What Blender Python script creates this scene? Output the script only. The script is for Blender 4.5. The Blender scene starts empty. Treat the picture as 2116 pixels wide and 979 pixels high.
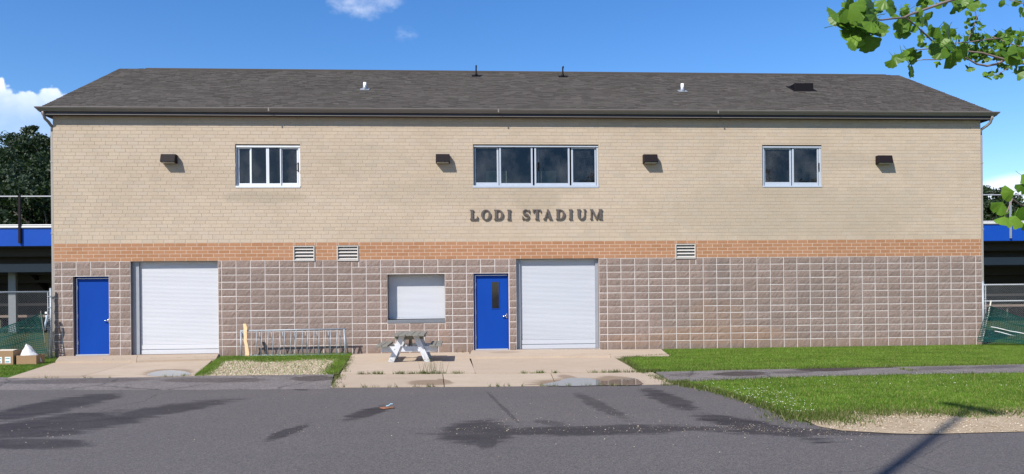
import bpy, math, random
import numpy as np
from mathutils import Vector, Matrix
random.seed(7)
RNG = np.random.default_rng(11)
scene = bpy.context.scene
COL = scene.collection

# ------------------------------------------------------------------ camera
CX, CD, CH = 11.4443, 22.6917, 1.65
FPX, YAW, ROLL, SY = 1616.0, 0.0637, 0.0094, 114.61
_c, _s = math.cos(YAW), math.sin(YAW)
FW = Vector((_s, _c, 0)); R0 = Vector((_c, -_s, 0)); UP = Vector((0, 0, 1))
cr, sr = math.cos(ROLL), math.sin(ROLL)
cam_data = bpy.data.cameras.new('camera')
cam = bpy.data.objects.new('camera', cam_data); COL.objects.link(cam)
CR = cr * R0 - sr * UP
CU = sr * R0 + cr * UP
M = Matrix((CR, CU, -FW)).transposed().to_4x4()
M.translation = Vector((CX, -CD, CH))
cam.matrix_world = M
cam_data.sensor_fit = 'HORIZONTAL'; cam_data.sensor_width = 36.0
cam_data.lens = FPX / 2116.0 * 36.0
cam_data.shift_y = SY / 2116.0
cam_data.clip_start = 0.1; cam_data.clip_end = 6000
scene.camera = cam

# ------------------------------------------------------------------ light
LX, LY, LZ = 0.90, 1.0, -1.22               # direction the sunlight travels
SUN_EL = math.atan2(-LZ, math.hypot(LX, LY))
SUN_ROT = math.atan2(-LX, -LY)
world = bpy.data.worlds.new('World'); scene.world = world; world.use_nodes = True
sun_d = bpy.data.lights.new('sun', 'SUN'); sun_d.energy = 4.5; sun_d.angle = math.radians(0.53)
sun_d.color = (1.0, 0.955, 0.89)
sun = bpy.data.objects.new('sun', sun_d); COL.objects.link(sun)
sun.location = (-20, -40, 40)
sun.rotation_euler = Vector((LX, LY, LZ)).to_track_quat('-Z', 'Y').to_euler()
scene.view_settings.view_transform = 'Standard'; scene.view_settings.look = 'None'
scene.view_settings.gamma = 1.0; scene.view_settings.exposure = 0.55
scene.cycles.max_bounces = 6; scene.cycles.transparent_max_bounces = 12

# ------------------------------------------------------------------ pixel helpers (photo pixels -> places in the world)
def ray(px, py):
    a = px - 1058.0; b = py - 489.5 - SY
    u = cr * a - sr * b; v = sr * a + cr * b
    return FPX * FW + u * R0 - v * UP
CAM = Vector((CX, -CD, CH))
def fac(px, py, y=0.0):
    d = ray(px, py); return CAM + d * ((y + CD) / d.y)
def fx(px, py=450, y=0.0): return fac(px, py, y).x
def fz(py, px=1058, y=0.0): return fac(px, py, y).z
def gnd(px, py, z=-0.05):
    d = ray(px, py); return CAM + d * ((z - CH) / d.z)
def dist(px, py, dd):
    d = ray(px, py); return CAM + d * (dd / FPX)

# ------------------------------------------------------------------ node helpers
def nd(t, typ, ins=None, **props):
    n = t.nodes.new(typ)
    for k, v in props.items(): setattr(n, k, v)
    for k, v in (ins or {}).items():
        if isinstance(v, bpy.types.NodeSocket): t.links.new(v, n.inputs[k])
        else: n.inputs[k].default_value = v
    return n
def col4(c): return (c[0], c[1], c[2], 1.0)
def mth(t, op, a, b=0.0, c=None, clamp=False):
    ins = {0: a, 1: b}
    if c is not None: ins[2] = c
    return nd(t, 'ShaderNodeMath', ins, operation=op, use_clamp=clamp).outputs[0]
def mix(t, f, a, b, blend='MIX'):
    n = nd(t, 'ShaderNodeMix', data_type='RGBA', blend_type=blend)
    for i, v in ((0, f), (6, a), (7, b)):
        if isinstance(v, bpy.types.NodeSocket): t.links.new(v, n.inputs[i])
        else: n.inputs[i].default_value = v if i == 0 else (col4(v) if len(v) == 3 else v)
    return n.outputs[2]
def remap(t, v, a, b, c=0.0, d=1.0, smooth=False):
    n = nd(t, 'ShaderNodeMapRange', {0: v, 1: a, 2: b, 3: c, 4: d})
    if smooth: n.interpolation_type = 'SMOOTHSTEP'
    return n.outputs[0]
def pos(t): return nd(t, 'ShaderNodeNewGeometry').outputs['Position']
def noise(t, scale, vec=None, detail=3.0, rough=0.55, stretch=None):
    vec = vec or pos(t)
    if stretch: vec = nd(t, 'ShaderNodeVectorMath', {0: vec, 1: stretch}, operation='MULTIPLY').outputs[0]
    return nd(t, 'ShaderNodeTexNoise', {'Vector': vec, 'Scale': scale, 'Detail': detail, 'Roughness': rough}).outputs[0]
def rnd(t, k=0.0):
    a = nd(t, 'ShaderNodeNewGeometry').outputs['Random Per Island']
    b = nd(t, 'ShaderNodeObjectInfo').outputs['Random']
    s = mth(t, 'ADD', a, b)
    if k: s = mth(t, 'MULTIPLY', s, k)
    return mth(t, 'FRACT', s)
def ramp(t, v, stops):
    n = nd(t, 'ShaderNodeValToRGB', {0: v}); e = n.color_ramp.elements
    while len(e) < len(stops): e.new(0.5)
    for i, (p, c) in enumerate(stops): e[i].position = p; e[i].color = col4(c)
    return n.outputs[0]
def bump(t, h, strength=0.3, dist_=0.01):
    return nd(t, 'ShaderNodeBump', {'Height': h, 'Strength': strength, 'Distance': dist_}).outputs[0]
def newmat(name):
    m = bpy.data.materials.new(name); m.use_nodes = True
    t = m.node_tree; return m, t, t.nodes['Principled BSDF']
def setp(t, b, color=None, rough=None, normal=None, metal=None, spec=None):
    for k, v in (('Base Color', color), ('Roughness', rough), ('Normal', normal), ('Metallic', metal), ('Specular IOR Level', spec)):
        if v is None: continue
        if isinstance(v, bpy.types.NodeSocket): t.links.new(v, b.inputs[k])
        else: b.inputs[k].default_value = col4(v) if k == 'Base Color' else v
def simple(name, c, rough=0.6, metal=0.0, vary=0.12, scale=6.0, bmp=0.0, spec=None):
    m, t, b = newmat(name)
    n = noise(t, scale, detail=5)
    cc = mix(t, n, [x * (1 - vary) for x in c], [min(1, x * (1 + vary)) for x in c])
    setp(t, b, cc, mth(t, 'MULTIPLY_ADD', n, 0.15, rough - 0.07), metal=metal, spec=spec)
    if bmp: setp(t, b, normal=bump(t, noise(t, scale * 12), bmp, 0.01))
    return m

# ------------------------------------------------------------------ sky with clouds
def build_world():
    t = world.node_tree
    bg = t.nodes['Background']
    sky = nd(t, 'ShaderNodeTexSky', sky_type='NISHITA', sun_disc=False, sun_elevation=SUN_EL, sun_rotation=SUN_ROT,
             altitude=300, air_density=1.0, dust_density=0.25, ozone_density=3.0)
    hs = nd(t, 'ShaderNodeHueSaturation', {'Hue': 0.508, 'Saturation': 1.30, 'Value': 1.23, 'Color': sky.outputs[0]})
    d = nd(t, 'ShaderNodeTexCoord').outputs['Generated']
    s = nd(t, 'ShaderNodeSeparateXYZ', {0: d})
    az = mth(t, 'ARCTAN2', s.outputs[0], s.outputs[1])
    el = mth(t, 'ARCSINE', s.outputs[2])
    fb = nd(t, 'ShaderNodeTexNoise', {'Vector': d, 'Scale': 26.0, 'Detail': 8.0, 'Roughness': 0.56}).outputs[0]
    puff = nd(t, 'ShaderNodeTexVoronoi', {'Vector': nd(t, 'ShaderNodeMix', {0: 0.035, 4: d, 5: nd(t, 'ShaderNodeTexNoise', {'Vector': d, 'Scale': 30.0, 'Detail': 4.0}).outputs[1]}, data_type='VECTOR').outputs[1],
              'Scale': 34.0, 'Smoothness': 0.55, 'Detail': 2.0, 'Roughness': 0.5}, feature='SMOOTH_F1').outputs[0]
    def direction(px, py):
        v = ray(px, py).normalized(); return math.atan2(v.x, v.y), math.asin(v.z)
    def blobs(lst):
        acc = None
        for a0, e0, wa, we in lst:
            u = mth(t, 'DIVIDE', mth(t, 'SUBTRACT', az, a0), wa)
            v = mth(t, 'DIVIDE', mth(t, 'SUBTRACT', el, e0), we)
            r = mth(t, 'SQRT', mth(t, 'ADD', mth(t, 'MULTIPLY', u, u), mth(t, 'MULTIPLY', v, v)))
            k = mth(t, 'MULTIPLY', mth(t, 'SUBTRACT', 1.0, r), we)
            acc = k if acc is None else mth(t, 'MAXIMUM', acc, k)
        return acc
    def bl(px, py, wx, wy):
        a, e = direction(px, py); return (a, e, wx / FPX * 0.75, wy / FPX * 0.82)
    cum = [bl(-60, 250, 150, 78), bl(45, 248, 120, 84), bl(-20, 228, 90, 60), bl(104, 218, 78, 54), bl(152, 226, 46, 32), bl(60, 290, 190, 80), bl(-200, 260, 140, 80), bl(-330, 290, 150, 70)]
    r = random.Random(5)
    for i in range(14):
        a = 0.85 + i * (2 * math.pi - 1.7) / 14 + r.uniform(-.1, .1)
        a = (a + math.pi) % (2 * math.pi) - math.pi
        w = r.uniform(.10, .22); cum.append((a, r.uniform(.14, .24), w, w * r.uniform(.35, .5)))
    dens = mth(t, 'ADD', blobs(cum), mth(t, 'MULTIPLY', mth(t, 'SUBTRACT', fb, 0.5), 0.035))
    dens = mth(t, 'ADD', dens, mth(t, 'MULTIPLY', mth(t, 'SUBTRACT', 0.42, puff), 0.016))
    mask = remap(t, dens, 0.0, 0.0045, smooth=True)
    # thickness thins out towards the flat hazy base
    shade = mth(t, 'ADD', mth(t, 'MULTIPLY', mth(t, 'SUBTRACT', 0.5, puff), 0.55), mth(t, 'MULTIPLY', mth(t, 'SUBTRACT', fb, 0.45), 0.7))
    cc = ramp(t, mth(t, 'ADD', shade, 0.42, clamp=True), [(0.0, (5.6, 6.6, 8.4)), (0.45, (8.2, 8.7, 9.6)), (1.0, (10.5, 10.4, 10.3))])
    base = mth(t, 'MULTIPLY', mask, remap(t, el, 0.185, 0.235, 0.3, 1.0, smooth=True))
    c = mix(t, base, hs.outputs[0], cc)
    # smooth pale bank low on the right, wisps higher up
    bank = [bl(2130, 420, 190, 72), bl(2300, 430, 260, 95), bl(2600, 420, 300, 90)]
    m2 = remap(t, mth(t, 'ADD', blobs(bank), mth(t, 'MULTIPLY', mth(t, 'SUBTRACT', fb, 0.5), 0.012)), 0.0, 0.012, 0.0, 0.85, smooth=True)
    c = mix(t, m2, c, (8.0, 8.5, 9.3))
    st = nd(t, 'ShaderNodeTexNoise', {'Vector': nd(t, 'ShaderNodeVectorMath', {0: d, 1: (1.0, 1.0, 1.6)}, operation='MULTIPLY').outputs[0], 'Scale': 30.0, 'Detail': 8.0, 'Roughness': 0.6}).outputs[0]
    wis = [bl(722, -2, 50, 26), bl(795, -6, 50, 22), bl(740, 22, 70, 22), bl(845, 73, 20, 8), bl(700, -60, 130, 40), bl(1300, -150, 220, 50), bl(300, -260, 200, 60), bl(1700, -350, 260, 70)]
    for i in range(16):
        a = r.uniform(-math.pi, math.pi)
        if abs(a - YAW) < 0.75: continue
        wis.append((a, r.uniform(.35, 1.0), r.uniform(.06, .2), r.uniform(.02, .05)))
    dw = mth(t, 'ADD', blobs(wis), mth(t, 'MULTIPLY', mth(t, 'SUBTRACT', st, 0.5), 0.045))
    m3 = remap(t, dw, -0.004, 0.024, 0.0, 0.55, smooth=True)
    c = mix(t, m3, c, (7.6, 8.0, 9.0))
    t.links.new(c, bg.inputs[0]); bg.inputs[1].default_value = 0.098
build_world()

# ------------------------------------------------------------------ mesh helpers
def tag(o, label=None, cat=None, group=None, kind=None):
    if label: o['label'] = label
    if cat: o['category'] = cat
    if group: o['group'] = group
    if kind: o['kind'] = kind
    return o
def org(o):
    v = Vector((0, 0, 0))
    while o is not None: v += o.location; o = o.parent
    return v
def empty(name, loc, label=None, cat=None, group=None, kind=None):
    o = bpy.data.objects.new(name, None); COL.objects.link(o); o.location = loc; o.empty_display_size = 0.2
    return tag(o, label, cat, group, kind)
def link(name, me, parent=None, loc=None, scale=None):
    o = bpy.data.objects.new(name, me); COL.objects.link(o)
    if parent is not None: o.parent = parent
    if loc is not None: o.location = Vector(loc) - (org(parent) if parent is not None else Vector((0, 0, 0)))
    if scale is not None: o.scale = scale
    return o
class MB:
    def __init__(s): s.v = []; s.f = []; s.m = []; s.sm = []; s.cur = 0; s.smooth = False
    def face(s, idx): s.f.append(tuple(idx)); s.m.append(s.cur); s.sm.append(s.smooth)
    def poly(s, pts):
        n = len(s.v); s.v += [tuple(p) for p in pts]; s.face(range(n, n + len(pts))); return s
    def box(s, x0, x1, y0, y1, z0, z1):
        n = len(s.v)
        s.v += [(x, y, z) for z in (z0, z1) for y in (y0, y1) for x in (x0, x1)]
        for q in ((0, 2, 3, 1), (4, 5, 7, 6), (0, 1, 5, 4), (2, 6, 7, 3), (0, 4, 6, 2), (1, 3, 7, 5)): s.face([n + i for i in q])
        return s
    def obox(s, c, ax, ay, az):
        # oriented box: centre and half-axis vectors
        n = len(s.v); c = Vector(c); ax = Vector(ax); ay = Vector(ay); az = Vector(az)
        s.v += [tuple(c + i * ax + j * ay + k * az) for k in (-1, 1) for j in (-1, 1) for i in (-1, 1)]
        for q in ((0, 2, 3, 1), (4, 5, 7, 6), (0, 1, 5, 4), (2, 6, 7, 3), (0, 4, 6, 2), (1, 3, 7, 5)): s.face([n + i for i in q])
        return s
    def prism(s, pts, vec):
        # closed polygon swept along vec
        n = len(s.v); k = len(pts); vec = Vector(vec)
        s.v += [tuple(Vector(p)) for p in pts] + [tuple(Vector(p) + vec) for p in pts]
        s.face(range(n, n + k)); s.face(reversed(range(n + k, n + 2 * k)))
        for i in range(k): j = (i + 1) % k; s.face((n + i, n + k + i, n + k + j, n + j))
        return s
    def tube(s, pts, rad, n=8, caps=True):
        pts = [Vector(p) for p in pts]; rr = rad if isinstance(rad, (list, tuple)) else [rad] * len(pts)
        b = len(s.v); prev = None
        for i, p in enumerate(pts):
            d = (pts[min(i + 1, len(pts) - 1)] - pts[max(i - 1, 0)]).normalized()
            a = prev if prev is not None else (Vector((0, 0, 1)) if abs(d.z) < .9 else Vector((1, 0, 0)))
            u = (a - d * a.dot(d)).normalized(); w = d.cross(u); prev = u
            for k in range(n):
                g = 2 * math.pi * k / n; s.v.append(tuple(p + (u * math.cos(g) + w * math.sin(g)) * rr[i]))
        for i in range(len(pts) - 1):
            for k in range(n):
                j = (k + 1) % n; s.face((b + i * n + k, b + i * n + j, b + (i + 1) * n + j, b + (i + 1) * n + k))
        if caps: s.face([b + k for k in reversed(range(n))]); s.face([b + (len(pts) - 1) * n + k for k in range(n)])
        return s
    def ball(s, c, r, n=8, m=6, sq=(1, 1, 1)):
        b = len(s.v); c = Vector(c)
        for i in range(1, m):
            th = math.pi * i / m
            for k in range(n):
                g = 2 * math.pi * k / n
                s.v.append((c.x + r * sq[0] * math.sin(th) * math.cos(g), c.y + r * sq[1] * math.sin(th) * math.sin(g), c.z + r * sq[2] * math.cos(th)))
        s.v += [(c.x, c.y, c.z + r * sq[2]), (c.x, c.y, c.z - r * sq[2])]
        T, B = len(s.v) - 2, len(s.v) - 1
        for k in range(n):
            j = (k + 1) % n; s.face((T, b + k, b + j)); s.face((B, b + (m - 2) * n + j, b + (m - 2) * n + k))
            for i in range(m - 2): s.face((b + i * n + k, b + (i + 1) * n + k, b + (i + 1) * n + j, b + i * n + j))
        return s
    def mesh(s, name, mats, o=Vector((0, 0, 0))):
        me = bpy.data.meshes.new(name)
        me.from_pydata([(v[0] - o.x, v[1] - o.y, v[2] - o.z) for v in s.v], [], s.f)
        for mm in (mats if isinstance(mats, (list, tuple)) else [mats]): me.materials.append(mm)
        me.polygons.foreach_set('material_index', s.m); me.polygons.foreach_set('use_smooth', s.sm)
        me.update(); return me
    def build(s, name, mats, parent=None, bevel=0.0, kind=None, label=None):
        o = link(name, s.mesh(name, mats, org(parent) if parent is not None else Vector((0, 0, 0))), parent)
        if bevel:
            b = o.modifiers.new('bevel', 'BEVEL'); b.width = bevel; b.segments = 2; b.limit_method = 'ANGLE'
        return tag(o, label=label, kind=kind)
def npmesh(name, V, F, mats, o=Vector((0, 0, 0)), mi=None):
    V = np.asarray(V, np.float32) - np.array(o, np.float32); F = np.asarray(F, np.int32)
    me = bpy.data.meshes.new(name); k = F.shape[1]
    me.vertices.add(len(V)); me.vertices.foreach_set('co', V.ravel())
    me.loops.add(F.size); me.loops.foreach_set('vertex_index', F.ravel())
    me.polygons.add(len(F)); me.polygons.foreach_set('loop_start', np.arange(0, F.size, k, dtype=np.int32))
    me.polygons.foreach_set('loop_total', np.full(len(F), k, np.int32))
    for mm in (mats if isinstance(mats, (list, tuple)) else [mats]): me.materials.append(mm)
    if mi is not None: me.polygons.foreach_set('material_index', np.asarray(mi, np.int32))
    me.polygons.foreach_set('use_smooth', np.zeros(len(F), bool))
    me.update(calc_edges=True); me.validate(); return me
def inpoly(P, poly):
    x, y = P[:, 0], P[:, 1]; r = np.zeros(len(P), bool); n = len(poly)
    for i in range(n):
        x1, y1 = poly[i]; x2, y2 = poly[(i + 1) % n]
        c = ((y1 > y) != (y2 > y)); r ^= c & (x < (x2 - x1) * (y - y1) / (y2 - y1 + 1e-12) + x1)
    return r
def gpoly(pts, z=-0.05): return [tuple(gnd(x, y, z).xy) for x, y in pts]
def sample(poly, n):
    P = np.array(poly); lo, hi = P.min(0), P.max(0)
    Q = RNG.uniform(lo, hi, (int(n), 2)); return Q[inpoly(Q, poly)]
def area(poly):
    return abs(sum(poly[i][0] * poly[i - 1][1] - poly[i - 1][0] * poly[i][1] for i in range(len(poly)))) / 2

# ------------------------------------------------------------------ materials
def masonry(name, stops, rough=0.85, stain=(0.8, 0.8, 0.8), stain_amt=0.35, grain=0.25, bscale=60, bstr=0.25, tint=None):
    m, t, b = newmat(name)
    c = ramp(t, rnd(t), stops)
    g = noise(t, bscale, detail=6, rough=0.65)
    c = mix(t, remap(t, g, 0.3, 0.7, 0, grain), c, [x * 0.55 for x in stops[0][1]])
    big = remap(t, noise(t, 0.35, detail=5, rough=0.6, stretch=(1, 1, 1.5)), 0.45, 0.7, 0.0, stain_amt)
    c = mix(t, big, c, mix(t, 1.0, c, stain, 'MULTIPLY'))
    if tint: c = tint(t, c)
    setp(t, b, c, rough, bump(t, g, bstr, 0.006), spec=0.25)
    return m
def blob_mask(t, lst, wob=0.5, wscale=2.2, edge=(0.75, 1.15), plane='XZ'):
    # union of soft ellipses given by centre and half axes in world X/Z or X/Y, edges broken by noise
    s = nd(t, 'ShaderNodeSeparateXYZ', {0: pos(t)}); X = s.outputs[0]; Y = s.outputs[2 if plane == 'XZ' else 1]
    n = mth(t, 'MULTIPLY', mth(t, 'SUBTRACT', noise(t, wscale, detail=6, rough=0.65), 0.5), wob * 2)
    if plane == 'XY': n = mth(t, 'ADD', n, mth(t, 'MULTIPLY', mth(t, 'SUBTRACT', noise(t, wscale * 2.2, detail=9, rough=0.75, stretch=(.35, 2.0, 1)), 0.5), wob * 3.4))
    acc = None
    for (cx, cy, ax, ay, bx, by, k) in lst:
        det = ax * by - ay * bx
        dx = mth(t, 'SUBTRACT', X, cx); dy = mth(t, 'SUBTRACT', Y, cy)
        u = mth(t, 'MULTIPLY_ADD', dy, -bx / det, mth(t, 'MULTIPLY', dx, by / det))
        v = mth(t, 'MULTIPLY_ADD', dx, -ay / det, mth(t, 'MULTIPLY', dy, ax / det))
        r = mth(t, 'ADD', mth(t, 'SQRT', mth(t, 'ADD', mth(t, 'MULTIPLY', u, u), mth(t, 'MULTIPLY', v, v))), n)
        q = remap(t, r, edge[0], edge[1], k, 0.0, smooth=True)
        acc = q if acc is None else mth(t, 'MAXIMUM', acc, q)
    return acc

def wall_blob(px, py, w, h, k=1.0):
    p = fac(px, py); return (p.x, p.z, w / 72.0, 0.0, 0.0, h / 72.0, k)
def buff_tint(t, c):
    m = blob_mask(t, [wall_blob(545, 408, 95, 12, .55), wall_blob(1105, 410, 55, 26, .5), wall_blob(1105, 395, 120, 10, .3), wall_blob(1640, 400, 80, 20, .45), wall_blob(1600, 440, 260, 60, .35),
                      wall_blob(900, 400, 160, 30, .3), wall_blob(1700, 330, 140, 22, .3), wall_blob(1780, 430, 160, 50, .28), wall_blob(760, 330, 80, 40, .2), wall_blob(1480, 430, 60, 60, .3)], 0.6, 1.6)
    c = mix(t, m, c, (0.33, 0.275, 0.20))
    st = remap(t, noise(t, 1.0, detail=7, rough=.65, stretch=(3.0, 1, .22)), .5, .75, 0, .3)
    return mix(t, st, c, (0.35, 0.29, 0.215))
BUFF = masonry('buff_brick', [(0.0, (0.452, 0.362, 0.266)), (0.3, (0.468, 0.376, 0.279)), (0.62, (0.484, 0.392, 0.288)), (0.85, (0.470, 0.385, 0.297)), (1.0, (0.435, 0.357, 0.270))],
               stain=(0.80, 0.79, 0.76), stain_amt=0.5, grain=0.12, bstr=0.12, tint=buff_tint)
ORNG = masonry('orange_brick', [(0.0, (0.345, 0.170, 0.085)), (0.4, (0.375, 0.190, 0.10)), (0.75, (0.395, 0.203, 0.109)), (1.0, (0.36, 0.183, 0.096))], stain_amt=0.2, grain=0.22, bstr=0.2)
def block_tint(t, c):
    m = blob_mask(t, [wall_blob(1490, 690, 150, 22, .75), wall_blob(1480, 650, 60, 40, .4), wall_blob(1330, 700, 80, 14, .5), wall_blob(915, 690, 14, 40, .35), wall_blob(1700, 705, 250, 10, .3)], 0.5, 1.8)
    c = mix(t, mth(t, 'MULTIPLY', m, .55), c, (0.31, 0.185, 0.11))
    sp = mth(t, 'MULTIPLY', remap(t, nd(t, 'ShaderNodeSeparateXYZ', {0: pos(t)}).outputs[2], 0.0, .42, 1.0, 0.0), remap(t, noise(t, 2.3, detail=8, rough=.7), .42, .66, 0, .75))
    c = mix(t, sp, c, (0.20, 0.135, 0.09))
    ef = remap(t, noise(t, .8, detail=8, rough=.72, stretch=(1, 1, .6)), .58, .72, 0, .35)
    c = mix(t, ef, c, (0.42, 0.36, 0.33))
    m2 = blob_mask(t, [wall_blob(1485, 580, 26, 60, .45), wall_blob(1690, 610, 60, 40, .3), wall_blob(600, 580, 200, 30, .2), wall_blob(560, 640, 60, 40, .2)], 0.5, 1.8)
    return mix(t, m2, c, (0.17, 0.13, 0.115))
BLOCK = masonry('split_face_block', [(0.0, (0.252, 0.188, 0.157)), (0.5, (0.285, 0.213, 0.178)), (1.0, (0.318, 0.239, 0.203))], stain=(1.12, 1.1, 1.1), stain_amt=0.5, grain=0.85, bscale=34, bstr=1.0, tint=block_tint)
def mortar_mat(name, c, v=0.12):
    return simple(name, c, 0.9, vary=v, scale=3.0, bmp=0.2, spec=0.2)
MORT_B = mortar_mat('buff_mortar', (0.40, 0.325, 0.24))
MORT_O = mortar_mat('pale_mortar_band', (0.58, 0.46, 0.36))
MORT_K = mortar_mat('pale_mortar_block', (0.64, 0.585, 0.55), .22)
def roof_mat():
    m, t, b = newmat('asphalt_shingle')
    c = ramp(t, rnd(t), [(0.0, (0.074, 0.063, 0.053)), (0.15, (0.091, 0.079, 0.067)), (0.8, (0.104, 0.091, 0.078)), (1.0, (0.126, 0.111, 0.096))])
    c = mix(t, remap(t, noise(t, 0.5, detail=5), 0.45, 0.75, 0, .4), c, (0.062, 0.053, 0.047))
    g = noise(t, 160, detail=3)
    c = mix(t, remap(t, g, .35, .65, 0, .5), c, (0.05, 0.043, 0.04))
    setp(t, b, c, 0.92, bump(t, g, 0.5, 0.004), spec=0.2); return m
ROOF = roof_mat()
FASC = simple('dark_fascia_paint', (0.022, 0.018, 0.024), 0.45, vary=0.1)
GUTT = simple('gutter_paint', (0.20, 0.175, 0.155), 0.42, vary=0.12, scale=2.5)
DOWN = simple('downspout_paint', (0.30, 0.27, 0.235), 0.5, vary=0.1)
WHITE = simple('white_frame_paint', (0.62, 0.64, 0.66), 0.38, vary=0.06, scale=8)
ALU = simple('anodised_frame', (0.40, 0.44, 0.50), 0.38, vary=0.08, scale=8)
def shutter_mat(name, c):
    m, t, b = newmat(name)
    n = noise(t, 1.4, detail=5, stretch=(0.25, 1, 3.5))
    cc = mix(t, remap(t, n, .4, .7, 0, .5), c, [x * .86 for x in c])
    dirt = mth(t, 'MULTIPLY', remap(t, nd(t, 'ShaderNodeSeparateXYZ', {0: pos(t)}).outputs[2], 0.0, 0.5, .3, 0.0), noise(t, 5, detail=5))
    cc = mix(t, dirt, cc, (0.45, 0.40, 0.33))
    setp(t, b, cc, 0.45, bump(t, n, 0.15, .02)); return m
SHUT = shutter_mat('white_shutter', (0.56, 0.57, 0.595)); SHUT2 = shutter_mat('greyer_shutter', (0.50, 0.52, 0.56))
STEEL = simple('galvanised_steel', (0.33, 0.355, 0.38), 0.5, metal=0.2, vary=0.2, scale=14)
GUIDE = simple('grey_guide_rail', (0.30, 0.315, 0.345), 0.42, metal=0.2, vary=0.12)
CHROME = simple('satin_chrome', (0.72, 0.70, 0.66), 0.22, metal=1.0, vary=0.05)
BLACK = simple('black_plastic', (0.007, 0.006, 0.007), 0.6, vary=0.1, spec=.15)
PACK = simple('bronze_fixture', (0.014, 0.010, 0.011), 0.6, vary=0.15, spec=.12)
LETT = simple('bronze_letter', (0.095, 0.076, 0.066), 0.45, vary=0.18, scale=5)
PVC = simple('white_pvc', (0.82, 0.82, 0.80), 0.4, vary=0.05)
FLASH = simple('grey_flashing', (0.35, 0.37, 0.40), 0.4, metal=0.4)
LOUV = simple('louver_grey', (0.47, 0.44, 0.40), 0.5, vary=0.1)
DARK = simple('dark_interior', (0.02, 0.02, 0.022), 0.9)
ROOM = simple('room_paint', (0.02, 0.02, 0.022), 0.9)
def door_mat():
    m, t, b = newmat('blue_door_paint')
    n = noise(t, 1.6, detail=5, stretch=(1, 1, .6))
    c = mix(t, n, (0.004, 0.043, 0.27), (0.006, 0.056, 0.32))
    sc = remap(t, noise(t, 14, detail=8, rough=.75, stretch=(1, 1, .5)), .69, .76, 0, .35)
    c = mix(t, sc, c, (0.10, 0.16, 0.42))
    setp(t, b, c, 0.5, bump(t, noise(t, 40), .04, .01), spec=.1); return m
DOOR = door_mat()
BLUEP = simple('blue_panel_paint', (0.005, 0.062, 0.36), 0.55, vary=0.1, scale=1.5, spec=.2)
def glass_mat():
    m, t, b = newmat('tinted_window_glass')
    t.nodes.remove(b); o = t.nodes['Material Output']
    nrm = bump(t, noise(t, 1.6, detail=3), .05, .06)
    fr = nd(t, 'ShaderNodeFresnel', {'IOR': 1.55})
    gl = nd(t, 'ShaderNodeBsdfGlossy', {'Color': (.84, .86, .88, 1), 'Roughness': 0.015, 'Normal': nrm})
    tr = nd(t, 'ShaderNodeBsdfTransparent', {'Color': (.55, .58, .62, 1)})
    f = mth(t, 'MULTIPLY', fr.outputs[0], .75, clamp=True)
    mx = nd(t, 'ShaderNodeMixShader', {0: f, 1: tr.outputs[0], 2: gl.outputs[0]})
    du = nd(t, 'ShaderNodeBsdfDiffuse', {'Color': (.42, .42, .42, 1)})
    mx = nd(t, 'ShaderNodeMixShader', {0: remap(t, noise(t, 1.7, detail=7, rough=.6, stretch=(1, 1, .7)), .42, .7, 0.0, .085), 1: mx.outputs[0], 2: du.outputs[0]})
    t.links.new(mx.outputs[0], o.inputs[0]); return m
GLASS = glass_mat()
def wood(name, a, bcol, rough=.8, paint=None, stretch=(8, 1.2, 8)):
    m, t, b = newmat(name)
    n = noise(t, 6, detail=8, rough=.7, stretch=stretch)
    c = mix(t, remap(t, n, .3, .7), a, bcol)
    if paint:
        k = remap(t, noise(t, 9, detail=8, rough=.75), .46, .58)
        z = nd(t, 'ShaderNodeSeparateXYZ', {0: pos(t)}).outputs[2]
        k = mth(t, 'SUBTRACT', k, remap(t, z, 0.02, 0.14, -.0, .75), clamp=True)
        c = mix(t, k, paint, c)
    setp(t, b, c, rough, bump(t, n, .4, .006), spec=.25); return m
GREYWOOD = wood('weathered_grey_wood', (0.085, 0.08, 0.064), (0.29, 0.28, 0.245))
WHITEWOOD = wood('peeling_white_wood', (0.25, 0.23, 0.20), (0.42, 0.40, 0.37), paint=(0.56, 0.57, 0.60))
PINE = wood('fresh_pine', (0.62, 0.40, 0.22), (0.78, 0.53, 0.30), stretch=(14, 2, 1.5))
def foliage(name, a, b_, trans=.35, rough=.55, big=0.25):
    m, t, b = newmat(name); o = t.nodes['Material Output']
    c = mix(t, rnd(t), a, b_)
    c = mix(t, remap(t, noise(t, big, detail=4), .35, .7, 0, .6), c, [x * .6 for x in a])
    setp(t, b, c, rough, spec=.3)
    tr = nd(t, 'ShaderNodeBsdfTranslucent', {'Color': mix(t, 1.0, c, (1.0, 1.15, .55), 'MULTIPLY')})
    mx = nd(t, 'ShaderNodeMixShader', {0: trans, 1: b.outputs[0], 2: tr.outputs[0]})
    t.links.new(mx.outputs[0], o.inputs[0]); return m
LEAF_FAR = foliage('far_tree_leaf', (0.010, 0.024, 0.007), (0.034, 0.058, 0.016), .2, big=.15)
GINKGO = foliage('ginkgo_leaf', (0.075, 0.17, 0.016), (0.165, 0.29, 0.03), .35, .42, big=6)
BARK = simple('tree_bark', (0.10, 0.08, 0.065), 0.9, vary=.4, scale=20, bmp=.6)
TWIG = simple('ginkgo_twig_bark', (0.22, 0.165, 0.13), 0.85, vary=.35, scale=40, bmp=.4)
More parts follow.
